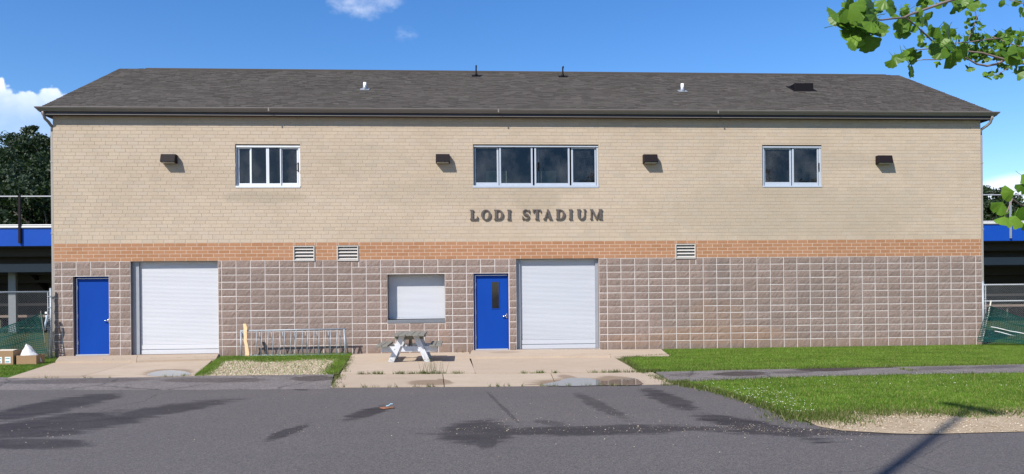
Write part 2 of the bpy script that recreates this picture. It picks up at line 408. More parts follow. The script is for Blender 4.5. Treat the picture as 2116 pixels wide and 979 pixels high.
def grass_mat(name, a, b_, dry, dryamt):
    m, t, b = newmat(name); o = t.nodes['Material Output']
    c = mix(t, rnd(t), a, b_)
    k = remap(t, noise(t, 1.3, detail=8, rough=.7, stretch=(.7, 1.3, 1)), .38, .66, 0, 1)
    c = mix(t, mth(t, 'MULTIPLY', k, .75), c, [x * .52 for x in a])
    k2 = mth(t, 'MULTIPLY', remap(t, rnd(t, 7.31), 1 - dryamt, 1.0, 0, 1), 1.0)
    c = mix(t, k2, c, dry); setp(t, b, c, .6, spec=.25)
    tr = nd(t, 'ShaderNodeBsdfTranslucent', {'Color': c})
    mx = nd(t, 'ShaderNodeMixShader', {0: .3, 1: b.outputs[0], 2: tr.outputs[0]})
    t.links.new(mx.outputs[0], o.inputs[0]); return m
GRASS = grass_mat('lawn_grass', (0.098, 0.205, 0.013), (0.178, 0.295, 0.03), (0.34, 0.31, 0.11), .24)
WEED = grass_mat('weed_grass', (0.07, 0.11, 0.014), (0.12, 0.165, 0.03), (0.30, 0.26, 0.12), .3)
def soil(name, a, b_, sc=3.0):
    m, t, b = newmat(name)
    c = mix(t, remap(t, noise(t, sc, detail=8, rough=.7), .3, .7), a, b_)
    setp(t, b, c, .95, bump(t, noise(t, 30, detail=5), .5, .03), spec=.15); return m
LAWN_SOIL = soil('lawn_soil', (0.05, 0.105, 0.010), (0.09, 0.16, 0.02))
TERRAIN = soil('ground_earth', (0.055, 0.075, 0.02), (0.12, 0.11, 0.05), .8)
SANDY = soil('sandy_gravel_bed', (0.30, 0.225, 0.145), (0.44, 0.35, 0.245), 5)
def ell(p0, p1, w, k=1.0, z=-0.06):
    # stain between two photo points, w pixels thick, as centre and half axes on the ground
    a = gnd(*p0, z); b = gnd(*p1, z); c = (a + b) / 2; h = (b - a) / 2
    mx, my = (p0[0] + p1[0]) / 2, (p0[1] + p1[1]) / 2
    v = (gnd(mx, my - w / 2, z) - gnd(mx, my + w / 2, z)) / 2
    return (c.x, c.y, h.x, h.y, v.x, v.y, k)
def road_mat():
    m, t, b = newmat('road_asphalt')
    big = noise(t, .55, detail=5, rough=.6)
    c = mix(t, big, (0.103, 0.091, 0.088), (0.130, 0.116, 0.112))
    lanes = noise(t, .5, detail=3, stretch=(.12, 1.6, 1)); c = mix(t, remap(t, lanes, .4, .7, 0, .4), c, (0.10, 0.091, 0.094))
    sp = nd(t, 'ShaderNodeTexVoronoi', {'Vector': pos(t), 'Scale': 75.0}); g = noise(t, 90, detail=5)
    gr = ramp(t, sp.outputs[1], [(0, (.55, .55, .55)), (.5, (.92, .92, .92)), (.9, (1.25, 1.22, 1.16)), (1, (1.9, 1.8, 1.65))])
    c = mix(t, 1.0, c, gr, 'MULTIPLY')
    wet = blob_mask(t, [ell((-80, 872), (265, 811), 34), ell((-120, 903), (345, 850), 46), ell((130, 876), (490, 824), 24, .9), ell((-80, 916), (210, 916), 26, .9),
                        ell((700, 867), (815, 837), 21), ell((540, 910), (648, 874), 18, .9), ell((895, 890), (1075, 890), 52, .95), ell((980, 917), (1035, 903), 36, .85),
                        ell((890, 893), (1560, 882), 22, .9), ell((1000, 803), (1085, 885), 12, .55), ell((1185, 812), (1305, 866), 24, .65), ell((1320, 803), (1455, 846), 30, .9),
                        ell((1430, 856), (1710, 907), 30, 1), ell((1450, 888), (1800, 893), 19, .95), ell((1640, 893), (1960, 897), 9, .7), ell((600, 803), (640, 804), 5, .8),
                        ell((1095, 868), (1180, 878), 12, .6)], .5, 1.5, (.66, 1.06), 'XY')
    wet = mth(t, 'MULTIPLY', wet, remap(t, noise(t, 2.4, detail=8, rough=.75, stretch=(.5, 1.4, 1)), .34, .6, .66, 1.0))
    c = mix(t, wet, c, mix(t, 1.0, c, (0.27, 0.25, 0.27), 'MULTIPLY'))
    cr_ = nd(t, 'ShaderNodeTexVoronoi', {'Vector': nd(t, 'ShaderNodeMix', {0: .3, 4: pos(t), 5: nd(t, 'ShaderNodeTexNoise', {'Vector': pos(t), 'Scale': 1.0}).outputs[1]}, data_type='VECTOR').outputs[1], 'Scale': .13}, feature='DISTANCE_TO_EDGE').outputs[0]
    c = mix(t, remap(t, cr_, 0.0, .0016, .45, 0), c, (.03, .028, .028))
    setp(t, b, c, mth(t, 'MULTIPLY_ADD', wet, -.12, .92), bump(t, mth(t, 'ADD', g, sp.outputs[0]), .55, .006), spec=.3); return m
ROAD = road_mat()
def old_asphalt(name, stains):
    m, t, b = newmat(name)
    c = mix(t, noise(t, 1.2, detail=7, rough=.65), (0.115, 0.101, 0.096), (0.22, 0.196, 0.186))
    sp = nd(t, 'ShaderNodeTexVoronoi', {'Vector': pos(t), 'Scale': 42.0})
    c = mix(t, 1.0, c, ramp(t, sp.outputs[1], [(0, (.55, .55, .55)), (.6, (1, 1, 1)), (1, (1.6, 1.55, 1.45))]), 'MULTIPLY')
    wet = blob_mask(t, stains, .3, 2.0, (.8, 1.1), 'XY')
    c = mix(t, wet, c, mix(t, 1.0, c, (0.30, 0.26, 0.26), 'MULTIPLY'))
    ck = nd(t, 'ShaderNodeTexVoronoi', {'Vector': nd(t, 'ShaderNodeMix', {0: .25, 4: pos(t), 5: nd(t, 'ShaderNodeTexNoise', {'Vector': pos(t), 'Scale': 2.0}).outputs[1]}, data_type='VECTOR').outputs[1], 'Scale': .45}, feature='DISTANCE_TO_EDGE').outputs[0]
    c = mix(t, remap(t, ck, 0.0, .012, .7, 0), c, (.03, .03, .028))
    setp(t, b, c, mth(t, 'MULTIPLY_ADD', wet, -.3, .9), bump(t, sp.outputs[0], .5, .008), spec=.25); return m
APRON = old_asphalt('old_apron_asphalt', [ell((-20, 790), (330, 783), 10, .5), ell((330, 785), (560, 784), 10, .6), ell((600, 782), (700, 780), 12, .7)])
PATHM = old_asphalt('path_asphalt', [ell((1470, 773), (1590, 771.5), 10, .9), ell((1640, 763), (1790, 760), 11, 1), ell((1760, 758.5), (1860, 756.5), 7, 1), ell((1590, 770), (1690, 767), 6, .5), ell((1380, 775), (1450, 772), 6, .4), ell((1880, 763), (2000, 760), 6, .45), ell((2000, 760), (2116, 756), 7, .5)])
def concrete_mat():
    m, t, b = newmat('worn_concrete')
    c = ramp(t, rnd(t), [(0, (0.40, 0.315, 0.235)), (.5, (0.435, 0.345, 0.26)), (1, (0.46, 0.37, 0.28))])
    c = mix(t, remap(t, noise(t, 1.1, detail=8, rough=.7), .38, .72, 0, .42), c, (0.32, 0.24, 0.17))
    c = mix(t, remap(t, noise(t, 30, detail=4), .4, .7, 0, .25), c, (0.28, 0.225, 0.17))
    damp = blob_mask(t, [ell((835, 789), (938, 789), 13, .8, -.05), ell((900, 783), (938, 790), 9, .8, -.05), ell((1085, 790), (1330, 789), 22, .9, -.05), ell((1150, 775), (1200, 782), 10, .7, -.05), ell((1230, 781), (1310, 783), 15, .8, -.05),
                         ell((290, 770), (405, 766), 16, .75, -.05), ell((20, 779), (260, 775), 5, .3, -.05), ell((1010, 727), (1080, 726), 4, .4, 0)], .35, 2.2, (.7, 1.1), 'XY')
    c = mix(t, mth(t, 'MULTIPLY', damp, .85), c, (0.165, 0.108, 0.066))
    setp(t, b, c, mth(t, 'MULTIPLY_ADD', damp, -.25, .88), bump(t, noise(t, 60, detail=4), .2, .005), spec=.25); return m
CONC = concrete_mat()
def water_mat():
    m, t, b = newmat('puddle_water')
    setp(t, b, (0.05, 0.038, 0.028), .03, bump(t, noise(t, 9, detail=2), .012, .02), spec=.6); return m
WATER = water_mat()
STONE = masonry('pale_gravel_stone', [(0, (.28, .21, .135)), (.5, (.42, .335, .235)), (1, (.58, .50, .39))], stain_amt=.1, grain=.1, bscale=20)
CARD = simple('brown_cardboard', (0.30, 0.185, 0.095), .85, vary=.12, scale=5)
CARDIN = simple('cardboard_printed_side', (0.55, 0.47, 0.38), .85, vary=.12, scale=5)
PAPERW = simple('white_label_paper', (0.72, 0.72, 0.70), .7)
TEALP = simple('teal_label_print', (0.10, 0.28, 0.32), .7)
def plastic_mat():
    m, t, b = newmat('thin_white_plastic'); o = t.nodes['Material Output']
    setp(t, b, (.80, .80, .80), .35, bump(t, noise(t, 18, detail=5), .5, .03))
    tr = nd(t, 'ShaderNodeBsdfTranslucent', {'Color': (.8, .8, .8, 1)})
    t.links.new(nd(t, 'ShaderNodeMixShader', {0: .3, 1: b.outputs[0], 2: tr.outputs[0]}).outputs[0], o.inputs[0]); return m
BAGM = plastic_mat()
NETM = simple('dark_green_plastic_net', (0.003, 0.050, 0.042), .55, vary=.3, scale=6, spec=.2)
WIRE = simple('fence_wire', (0.26, 0.27, 0.28), .5, metal=.3, spec=.2)
STAKE = simple('pale_stake_wood', (0.62, 0.58, 0.50), .7)
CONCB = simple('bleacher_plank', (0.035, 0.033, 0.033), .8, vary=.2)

# ------------------------------------------------------------------ the setting
def sheet(name, poly, z, m, parent=None, thick=0.0, kind='structure'):
    b = MB()
    pts = [(x, y, z) for x, y in poly]
    if sum(poly[i - 1][0] * poly[i][1] - poly[i][0] * poly[i - 1][1] for i in range(len(poly))) < 0: pts.reverse()
    if thick: b.prism([(p[0], p[1], z - thick) for p in reversed(pts)], (0, 0, thick))
    else: b.poly(pts)
    return b.build(name, m, parent, kind=kind if parent is None else None)
S = 3000
sheet('ground', [(-S, -S), (S, -S), (S, S), (-S, S)], -0.078, TERRAIN)
road_top = gpoly([(0, 801), (340, 801), (683, 800), (1040, 797.5), (1392, 793), (1415, 795), (1455, 802), (1500, 814), (1560, 832), (1640, 864), (1690, 877), (1740, 885), (1800, 890), (1850, 892), (1920, 893), (2000, 891), (2116, 887)], -0.06)
road_poly = [(-120, road_top[0][1] - .2)] + [(-30, road_top[0][1])] + road_top + [(28, -12.6), (120, -12.2), (120, -75), (-120, -75)]
sheet('road', road_poly, -0.06, ROAD, thick=.12)
sheet('asphalt_apron', [(-30, -6.0)] + gpoly([(0, 778), (20, 779), (270, 778), (400, 775.5), (560, 774.5), (690, 770), (683, 802), (340, 804), (0, 804)], -.056) + [(-30, -8.2)], -0.056, APRON, thick=.1)
path_poly = gpoly([(1355, 767), (1600, 761.5), (1860, 756), (2116, 751.5)], -.048) + [(60, -2.6), (60, -6.2)] + gpoly([(2116, 769.5), (1860, 773), (1600, 779.5), (1418, 788), (1392, 791)], -.048)
sheet('path', path_poly, -0.048, PATHM, thick=.1)
def grow(poly, k):
    c = np.mean(np.array(poly), 0); return [(c[0] + (x - c[0]) * (1 - k / max(.1, math.hypot(x - c[0], y - c[1]))), c[1] + (y - c[1]) * (1 - k / max(.1, math.hypot(x - c[0], y - c[1])))) for x, y in poly]
apron = empty('concrete_pavement', (12, -3, -0.05), kind='structure')
def slab(pts, z=-0.05, k=.012, th=.1): return sheet('slab', grow(gpoly(pts, z), k), z, CONC, apron, th)
slab([(15, 779.5), (112, 748), (278, 747), (160, 779)])
slab([(160, 779), (278, 747), (440, 741.5), (403, 775.5), (270, 778)])
def stoop(pts, z=0.0):
    poly = gpoly(pts, z); lo = [(p[0], min(p[1], 0.02)) for p in poly]
    return sheet('slab', grow(lo, .006), z, CONC, apron, .15)
stoop([(114, 745), (132, 733), (290, 731), (282, 744)]); stoop([(282, 744), (290, 731), (453, 729.5), (447, 739.5)])
slab([(703, 771), (728, 729), (968, 726), (970, 727), (982, 769)]); slab([(982, 769), (968, 737), (1265, 735), (1322, 767)])
slab([(682, 797.5), (703, 773), (915, 771.5), (918, 796.5)]); slab([(918, 796.5), (915, 771.5), (1138, 770), (1150, 795.5)]); slab([(1150, 795.5), (1138, 770), (1350, 768), (1392, 792)])
stoop([(968, 736), (975, 722.5), (1243, 720.5), (1262, 733.5)]); slab([(1262, 735), (1243, 721), (1366, 720), (1384, 733)], -.02)
up_lawn = gpoly([(1290, 738), (1386, 733.5), (1362, 716), (1700, 706), (2060, 700)], -.05) + [(60, 0.5), (60, -2.6)] + gpoly([(2116, 752), (1860, 757), (1600, 762), (1360, 767.5), (1322, 767)], -.05)
low_lawn = gpoly([(1418, 788), (1600, 779.5), (1860, 773), (2116, 769.5)], -.05) + [(60, -6.2), (60, -11)] + gpoly([(2116, 860), (1980, 866), (1880, 862), (1780, 862), (1700, 868), (1640, 862), (1560, 831), (1500, 813), (1455, 801)], -.05)
patch = gpoly([(402, 775), (455, 737), (728, 729), (700, 770), (690, 772)], -.05)
left_lawn = [(-30, 0.4), (0.2, 0.4), (.2, -.3)] + gpoly([(122, 738), (110, 748), (60, 764), (15, 779)], -.05) + [(-30, -6.3)]
gravel_bed = gpoly([(1660, 864), (1690, 856), (1730, 851), (1780, 847), (1830, 849), (1880, 843), (1930, 847), (1980, 842), (2040, 845), (2116, 838)], -.05) + [(40, -10.0), (40, -12.9)] + gpoly([(2116, 890), (2000, 893), (1920, 895), (1850, 894), (1740, 888), (1690, 879)], -.05)
for nm, pl, z in (('lawn', up_lawn, -.058), ('lawn', low_lawn, -.057), ('lawn', left_lawn, -.059)): sheet(nm, pl, z, LAWN_SOIL)
sheet('gravel_verge', gravel_bed, -.052, SANDY)
sheet('dirt_patch', patch, -.058, SANDY)

# ------------------------------------------------------------------ the building
BORG = Vector((13.6, 0, 0))
bld = empty('stadium_building', BORG, 'long two-storey masonry stadium building of buff brick over split-face block with dark shingle roof', 'building')
JP = {0: 126.8, 1: 157.2, 2: 187.2, 4: 247.5, 11: 457.8, 14: 547.3, 17: 636.8, 21: 755.4, 25: 874.8, 28: 963.7, 31: 1051.9, 38: 1253.8, 41: 1339.7, 45: 1452.5, 48: 1536.5, 52: 1646, 57: 1781.2, 60: 1860, 63: 1938.8, 66: 2016}
js = np.array(sorted(JP)); jx = np.array([fac(JP[i], 540 - 13 * (JP[i] - 111) / 1918).x for i in js])
cf = np.polyfit(js / 33. - 1, jx, 4)
def SX(s): return float(np.polyval(cf, s / 33. - 1))
X0, X1 = SX(-.52), SX(66.5)
Z1, Z2, ZT = 2.642, 3.150, 6.82
def opening(pxl, pxr, pyt, pyb, dep, zb=None, zt=None):
    mx, my = (pxl + pxr) / 2, (pyt + pyb) / 2
    return (fx(pxl, my), fx(pxr, my), fz(pyb, mx) if zb is None else zb, fz(pyt, mx) if zt is None else zt, dep)
O_D1 = opening(151, 225.5, 570, 733, .20, zb=0.0); O_R1 = opening(270, 451, 538, 731, .30, zb=0.0, zt=Z1)
O_CS = opening(800.5, 919.5, 565, 667, .40); O_D2 = opening(978.5, 1051.5, 563.5, 723, .20, zb=0.0); O_R2 = opening(1067, 1238, 533, 721, .30, zb=0.0, zt=Z1)
O_L1 = opening(606, 650.5, 506, 539, .2); O_L2 = opening(696, 741, 505.5, 538, .2); O_L3 = opening(1395, 1437.5, 502, 533, .2)
O_W1 = opening(486.3, 620.5, 299, 389, .16); O_W2 = opening(976.5, 1237, 299.5, 389, .16); O_W3 = opening(1575.3, 1698.3, 300.7, 388, .16)
O_L1, O_L2, O_L3 = [(a, b, Z1 - .01, d, e) for a, b, c, d, e in (O_L1, O_L2, O_L3)]
OPEN = [O_D1, O_R1, O_CS, O_D2, O_R2, O_L1, O_L2, O_L3, O_W1, O_W2, O_W3]
def wall_part(name, z0, z1, mort, brick):
    hs = [(h[0], h[1], max(z0, h[2]), min(z1, h[3]), h[4], h[2], h[3]) for h in OPEN if h[3] > z0 + .001 and h[2] < z1 - .001]
    xs = sorted({X0, X1} | {h[0] for h in hs} | {h[1] for h in hs}); zs = sorted({z0, z1} | {h[2] for h in hs} | {h[3] for h in hs})
    b = MB()
    for i in range(len(xs) - 1):
        for j in range(len(zs) - 1):
            cx, cz = (xs[i] + xs[i + 1]) / 2, (zs[j] + zs[j + 1]) / 2
            if any(h[0] < cx < h[1] and h[2] < cz < h[3] for h in hs): continue
            b.poly([(xs[i], 0, zs[j]), (xs[i + 1], 0, zs[j]), (xs[i + 1], 0, zs[j + 1]), (xs[i], 0, zs[j + 1])])
    b.cur = 1
    for x0, x1, a, c, d, fa, fc in hs:
        b.poly([(x0, 0, a), (x0, 0, c), (x0, d, c), (x0, d, a)]); b.poly([(x1, 0, a), (x1, d, a), (x1, d, c), (x1, 0, c)])
        if fc <= z1 + .001: b.poly([(x0, 0, c), (x1, 0, c), (x1, d, c), (x0, d, c)])
        if fa >= z0 - .001: b.poly([(x0, 0, a), (x0, d, a), (x1, d, a), (x1, 0, a)])
    # side and rear walls
    for x, s in ((X0, -1), (X1, 1)):
        q = [(x, 0, z0), (x, 9.8, z0), (x, 9.8, z1), (x, 0, z1)]; b.poly(q if s > 0 else q[::-1])
    b.poly([(X1, 9.8, z0), (X0, 9.8, z0), (X0, 9.8, z1), (X1, 9.8, z1)])
    if z1 == ZT:
        for x in (X0, X1): b.poly([(x, 0, ZT), (x, 9.8, ZT), (x, 4.9, 9.36)])
    return b.build(name, [mort, brick], bld)
block_wall = wall_part('block_wall', -.1, Z1, MORT_K, BLOCK)
band_wall = wall_part('brick_band', Z1, Z2, MORT_O, ORNG)
buff_wall = wall_part('upper_wall', Z2, ZT, MORT_B, BUFF)
def unit_brick(nx, nz, proud, rough, r):
    # front-facing piece one unit wide and high, five sides, its face broken up when rough
    V = []; F = []
    for j in range(nz + 1):
        for i in range(nx + 1):
            e = i in (0, nx) or j in (0, nz)
            y = -proud + (0 if not rough else (r.uniform(.45, .85) * proud if e else r.uniform(-.45, .55) * proud))
            V.append((i / nx - .5, y, j / nz - .5))
    n = len(V)
    def k(i, j): return j * (nx + 1) + i
    ring = [k(i, 0) for i in range(nx)] + [k(nx, j) for j in range(nz)] + [k(i, nz) for i in range(nx, 0, -1)] + [k(0, j) for j in range(nz, 0, -1)]
    V += [(V[a][0], 0.004, V[a][2]) for a in ring]
    for j in range(nz):
        for i in range(nx): F.append((k(i, j), k(i + 1, j), k(i + 1, j + 1), k(i, j + 1)))
    L = len(ring)
    for a in range(L): c = (a + 1) % L; F.append((ring[a], n + a, n + c, ring[c]))
    return np.array(V), np.array(F)
def lay(name, rects, variants, m, parent, limit=300, xf=None):
    # rects: centre x, centre z, width, height; the largest in view are parts, the rest one joined part
    r = random.Random(3)
    def seen(q): d = (Vector((q[0], 0, q[1])) - CAM); return q[2] * q[3] / d.length_squared
    rects = sorted(rects, key=seen, reverse=True)
    ms = [npmesh(name, V, F, m) for V, F in variants]
    for q in rects[:limit]: link(name, r.choice(ms), parent, (q[0], 0, q[1]), (q[2], 1, q[3]))
    Vs, Fs, n = [], [], 0
    for q in rects[limit:]:
        V, F = r.choice(variants)
        Vs.append(V * [q[2], 1, q[3]] + [q[0], 0, q[1]]); Fs.append(F + n); n += len(V)
    if Vs: tag(link(name + '_remainder', npmesh(name, np.vstack(Vs), np.vstack(Fs), m, org(parent)), parent), kind='stuff')
def cut(a, b, z0, z1, gap):
    # the stretches of a course from a to b that no opening interrupts
    segs = [(a, b)]
    for h in OPEN:
        if h[3] - gap > z0 and h[2] + gap < z1:
            out = []
            for s, e in segs:
                if h[1] <= s or h[0] >= e: out.append((s, e)); continue
                if h[0] > s: out.append((s, h[0]))
                if h[1] < e: out.append((h[1], e))
            segs = out
    return segs
def trim(z0, z1, x0, x1):
    # cut a piece's height where an opening bites into it
    for h in OPEN:
        if h[0] < (x0 + x1) / 2 < h[1]:
            if h[2] < z1 <= h[3] and z0 < h[2]: z1 = h[2]
            elif h[2] <= z0 < h[3] and z1 > h[3]: z0 = h[3]
            elif z0 >= h[2] - 1e-6 and z1 <= h[3] + 1e-6: return None
    return (z0, z1) if z1 - z0 > .02 else None
def course(rects, edges, z0, z1, joint, jz, jit=False):
    # split each stretch at opening sides; keep the bits above/below openings
    cuts = sorted({h[k] for h in OPEN for k in (0, 1) if h[3] > z0 + .004 and h[2] < z1 - .004})
    for a, b in zip(edges[:-1], edges[1:]):
        xs = [a] + [c for c in cuts if a + .03 < c < b - .03] + [b]
        for s, e in zip(xs[:-1], xs[1:]):
            t = trim(z0, z1, s, e)
            if not t: continue
            w = e - s - joint
            if w < .02: continue
            k0, k1 = (random.uniform(-.004, .004), random.uniform(-.003, .0075) if random.random() < .6 else 0) if jit else (0, 0)
            rects.append(((s + e) / 2 + (random.uniform(-.002, .002) if jit else 0), (t[0] + t[1] + k0 + k1) / 2, w, t[1] - t[0] - jz + k1 - k0))
r_ = random.Random(21)
blocks = []
for j in range(13):
    z0 = j * .20323; course(blocks, [X0] + [SX(i) for i in range(0, 67)] + [X1], z0 if j else -.09, z0 + .20323, .0165, .0165, True)
lay('block', blocks, [unit_brick(6, 3, .0095, True, r_) for _ in range(12)], BLOCK, block_wall)
flat = [unit_brick(1, 1, q, False, r_) for q in (.0036, .0044, .003)]; flat_o = [unit_brick(1, 1, q, False, r_) for q in (.003, .0038, .0024)]
bricks = []
for j in range(5):
    off = (.1 + (.375 if j % 2 else 0)) ; ed = [X0] + [SX(-.52 + off + .75 * k) for k in range(0, 90) if X0 + .05 < SX(-.52 + off + .75 * k) < X1 - .05] + [X1]
    course(bricks, ed, Z1 + j * .1016, Z1 + (j + 1) * .1016, .0135, .0125)
lay('brick', bricks, flat_o, ORNG, band_wall)
bricks = []
cj = (fx(977, 280), fx(1237, 280))           # two control joints run up the buff brick
for j in range(36):
    off = [.1, .475, .22, .60, .33, .70][j % 6] * 1.0 + r_.uniform(-.04, .04)
    ed = [SX(-.52 + off + .75 * k) for k in range(0, 90)]; ed = [x for x in ed if X0 + .05 < x < X1 - .05 and min(abs(x - cj[0]), abs(x - cj[1])) > .05]
    ed = sorted(ed + [X0, X1, cj[0], cj[1]])
    course(bricks, ed, Z2 + j * .1016, Z2 + (j + 1) * .1016, .009, .0105)
lay('brick', bricks, flat, BUFF, buff_wall)
for x in cj: MB().box(x - .006, x + .006, -.0036, -.001, Z2, ZT).build('control_joint', MORT_B, bld)

# doors -------------------------------------------------------------
def handle(parent, x, z, y, s):
    h = MB(); h.smooth = True
    h.tube([(x, y, z), (x, y - .012, z)], .036, 16); h.tube([(x, y - .01, z), (x, y - .05, z)], .014, 10)
    h.tube([(x, y - .05, z), (x - .05 * s, y - .055, z), (x - .115 * s, y - .05, z - .004)], [.014, .013, .010], 8)
    h.build('handle', CHROME, parent)
    e = MB(); e.box(x + .03 * s - .012, x + .03 * s + .012, y - .004, y + .001, z - .06, z + .07); e.build('latch_plate', CHROME, parent)
def entry_door(o, pane, label):
    x0, x1, z0, z1, dep = o; y = .125
    d = MB().box(x0 + .075, x1 - .028, y, y + .045, .035, z1 - .05).build('door', DOOR, bld, bevel=.003, label=label)
    f = MB(); f.box(x0 + .002, x0 + .05, .115, .19, 0.002, z1 - .002); f.box(x0 + .05, x0 + .07, .12, .19, .002, z1 - .03); f.box(x1 - .026, x1 - .002, .09, .19, .002, z1 - .002)
    f.box(x0 + .05, x1 - .026, .105, .19, z1 - .045, z1 - .002); f.build('door_frame', DOOR, d, bevel=.002)
    g = MB(); g.box(x0 + .046, x0 + .0735, .098, .113, .02, z1 - .047); g.box(x0 + .0735, x1 - .03, .098, .1035, z1 - .066, z1 - .047); g.build('weather_strip', WHITE, d)
    MB().box(x0 + .05, x1 - .027, .03, .19, .002, .03).build('threshold', ALU, d)
    for zz in (.3, 1.05, 1.85): MB().tube([(x0 + .0745, y - .008, zz), (x0 + .0745, y - .008, zz + .11)], .008, 8).build('hinge', CHROME, d)
    handle(d, x1 - .085, 0.98, y, 1)
    if pane:
        a, b_, c, e = pane
        fr = MB()
        for q in ((a - .018, a, c - .018, e + .018), (b_, b_ + .018, c - .018, e + .018), (a, b_, c - .018, c), (a, b_, e, e + .018)): fr.box(q[0], q[1], y - .012, y - .0005, q[2], q[3])
        fr.build('pane_frame', DOOR, d); MB().box(a, b_, y - .006, y - .0015, c, e).build('pane', simple('black_door_glass', (.012, .012, .015), .06, vary=.1), d)
    return d
entry_door(O_D1, None, 'plain solid blue metal door')
pz = (fx(1016.5, 610, .12), fx(1031, 610, .12), fz(636, 1024, .12), fz(581, 1024, .12))
entry_door(O_D2, pz, 'blue metal door with a narrow dark glass pane')
# roller shutters -----------------------------------------------------
def roller(name, o, y, m, gl, gr, zb, pitch=.038, foot=.27, label=None):
    x0, x1, z0, z1, dep = o
    root = MB()
    root.box(x0 + gl * .3, x1 - gr * .3, y + .012, y + .03, zb, z1 - .004)
    door = root.build(name, m, bld, label=label)
    s = MB(); z = zb + foot; k = 0
    while z < z1 - .01:
        zt = min(z + pitch - .0014, z1 - .006)
        h = zt - z
        s.prism([(x0 + gl, y + .012, z), (x0 + gl, y + .012, zt), (x0 + gl, y + .003, zt - h * .06), (x0 + gl, y + .0008, z + h * .55), (x0 + gl, y + .003, z + h * .05)], (x1 - gr - x0 - gl, 0, 0)); z += pitch  # interlocking slats
    tag(s.build('slat', m, door), kind='stuff')
    b = MB(); b.box(x0 + gl, x1 - gr, y - .016, y + .012, zb, zb + foot * .42); b.box(x0 + gl, x1 - gr, y - .010, y + .012, zb + foot * .52, zb + foot - .012); b.build('bottom_bar', m, door, bevel=.004)
    for a, c in ((x0 + .003, x0 + gl - .004), (x1 - gr + .004, x1 - .003)):
        if c - a > .02:
            gm = MB(); gm.box(a, c, y - .05, y - .03, zb, z1 - .004); gm.box(a, a + (c - a) * .3, y - .03, y + .012, zb, z1 - .004); gm.box(c - .012, c, y - .062, y - .05, zb, z1 - .006); gm.build('guide_rail', GUIDE, door)
    return door
roller('roller_door', O_R1, .17, SHUT, .20, .03, .004, label='white roller door beside the plain blue door')
roller('roller_door', O_R2, .17, SHUT2, .13, .09, .004, label='grey-white roller door beside the blue door with a pane')
zs_ = fz(657.5, 860, .2)
cs = roller('counter_shutter', O_CS, .285, SHUT, .012, .012, zs_, pitch=.034, foot=.05)
MB().box(O_CS[0] + .003, O_CS[1] - .003, -.012, .38, O_CS[2] + .012, O_CS[2] + .105).build('sill', simple('steel_sill', (.22, .23, .25), .4, metal=.5), cs, bevel=.004)
MB().box(O_CS[0] + .004, O_CS[1] - .004, .27, .39, zs_ - .03, zs_ - .004).build('ledge_seal', BLACK, cs)
# louvres -------------------------------------------------------------
for o in (O_L1, O_L2, O_L3):
    x0, x1, z0, z1, dep = o; t = .03
    f = MB()
    for q in ((x0 + .004, x0 + .004 + t, z0 - .02, z1 - .012), (x1 - .004 - t, x1 - .004, z0 - .02, z1 - .012), (x0 + .004 + t, x1 - .004 - t, z0 - .02, z0 - .02 + t), (x0 + .004 + t, x1 - .004 - t, z1 - .012 - t, z1 - .012)): f.box(q[0], q[1], -.03, .06, q[2], q[3])
    lv = f.build('louver_vent', LOUV, bld, bevel=.003)
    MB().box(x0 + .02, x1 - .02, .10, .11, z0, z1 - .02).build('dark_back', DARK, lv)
    n = 4; h = (z1 - z0 - .05) / n
    for k in range(n):
        za = z0 + .012 + k * h
        MB().prism([(x0 + .034, -.012, za + .002), (x0 + .034, -.018, za + .012), (x0 + .034, .065, za + h * .9), (x0 + .034, .072, za + h * .82)], (x1 - x0 - .068, 0, 0)).build('blade', LOUV, lv)
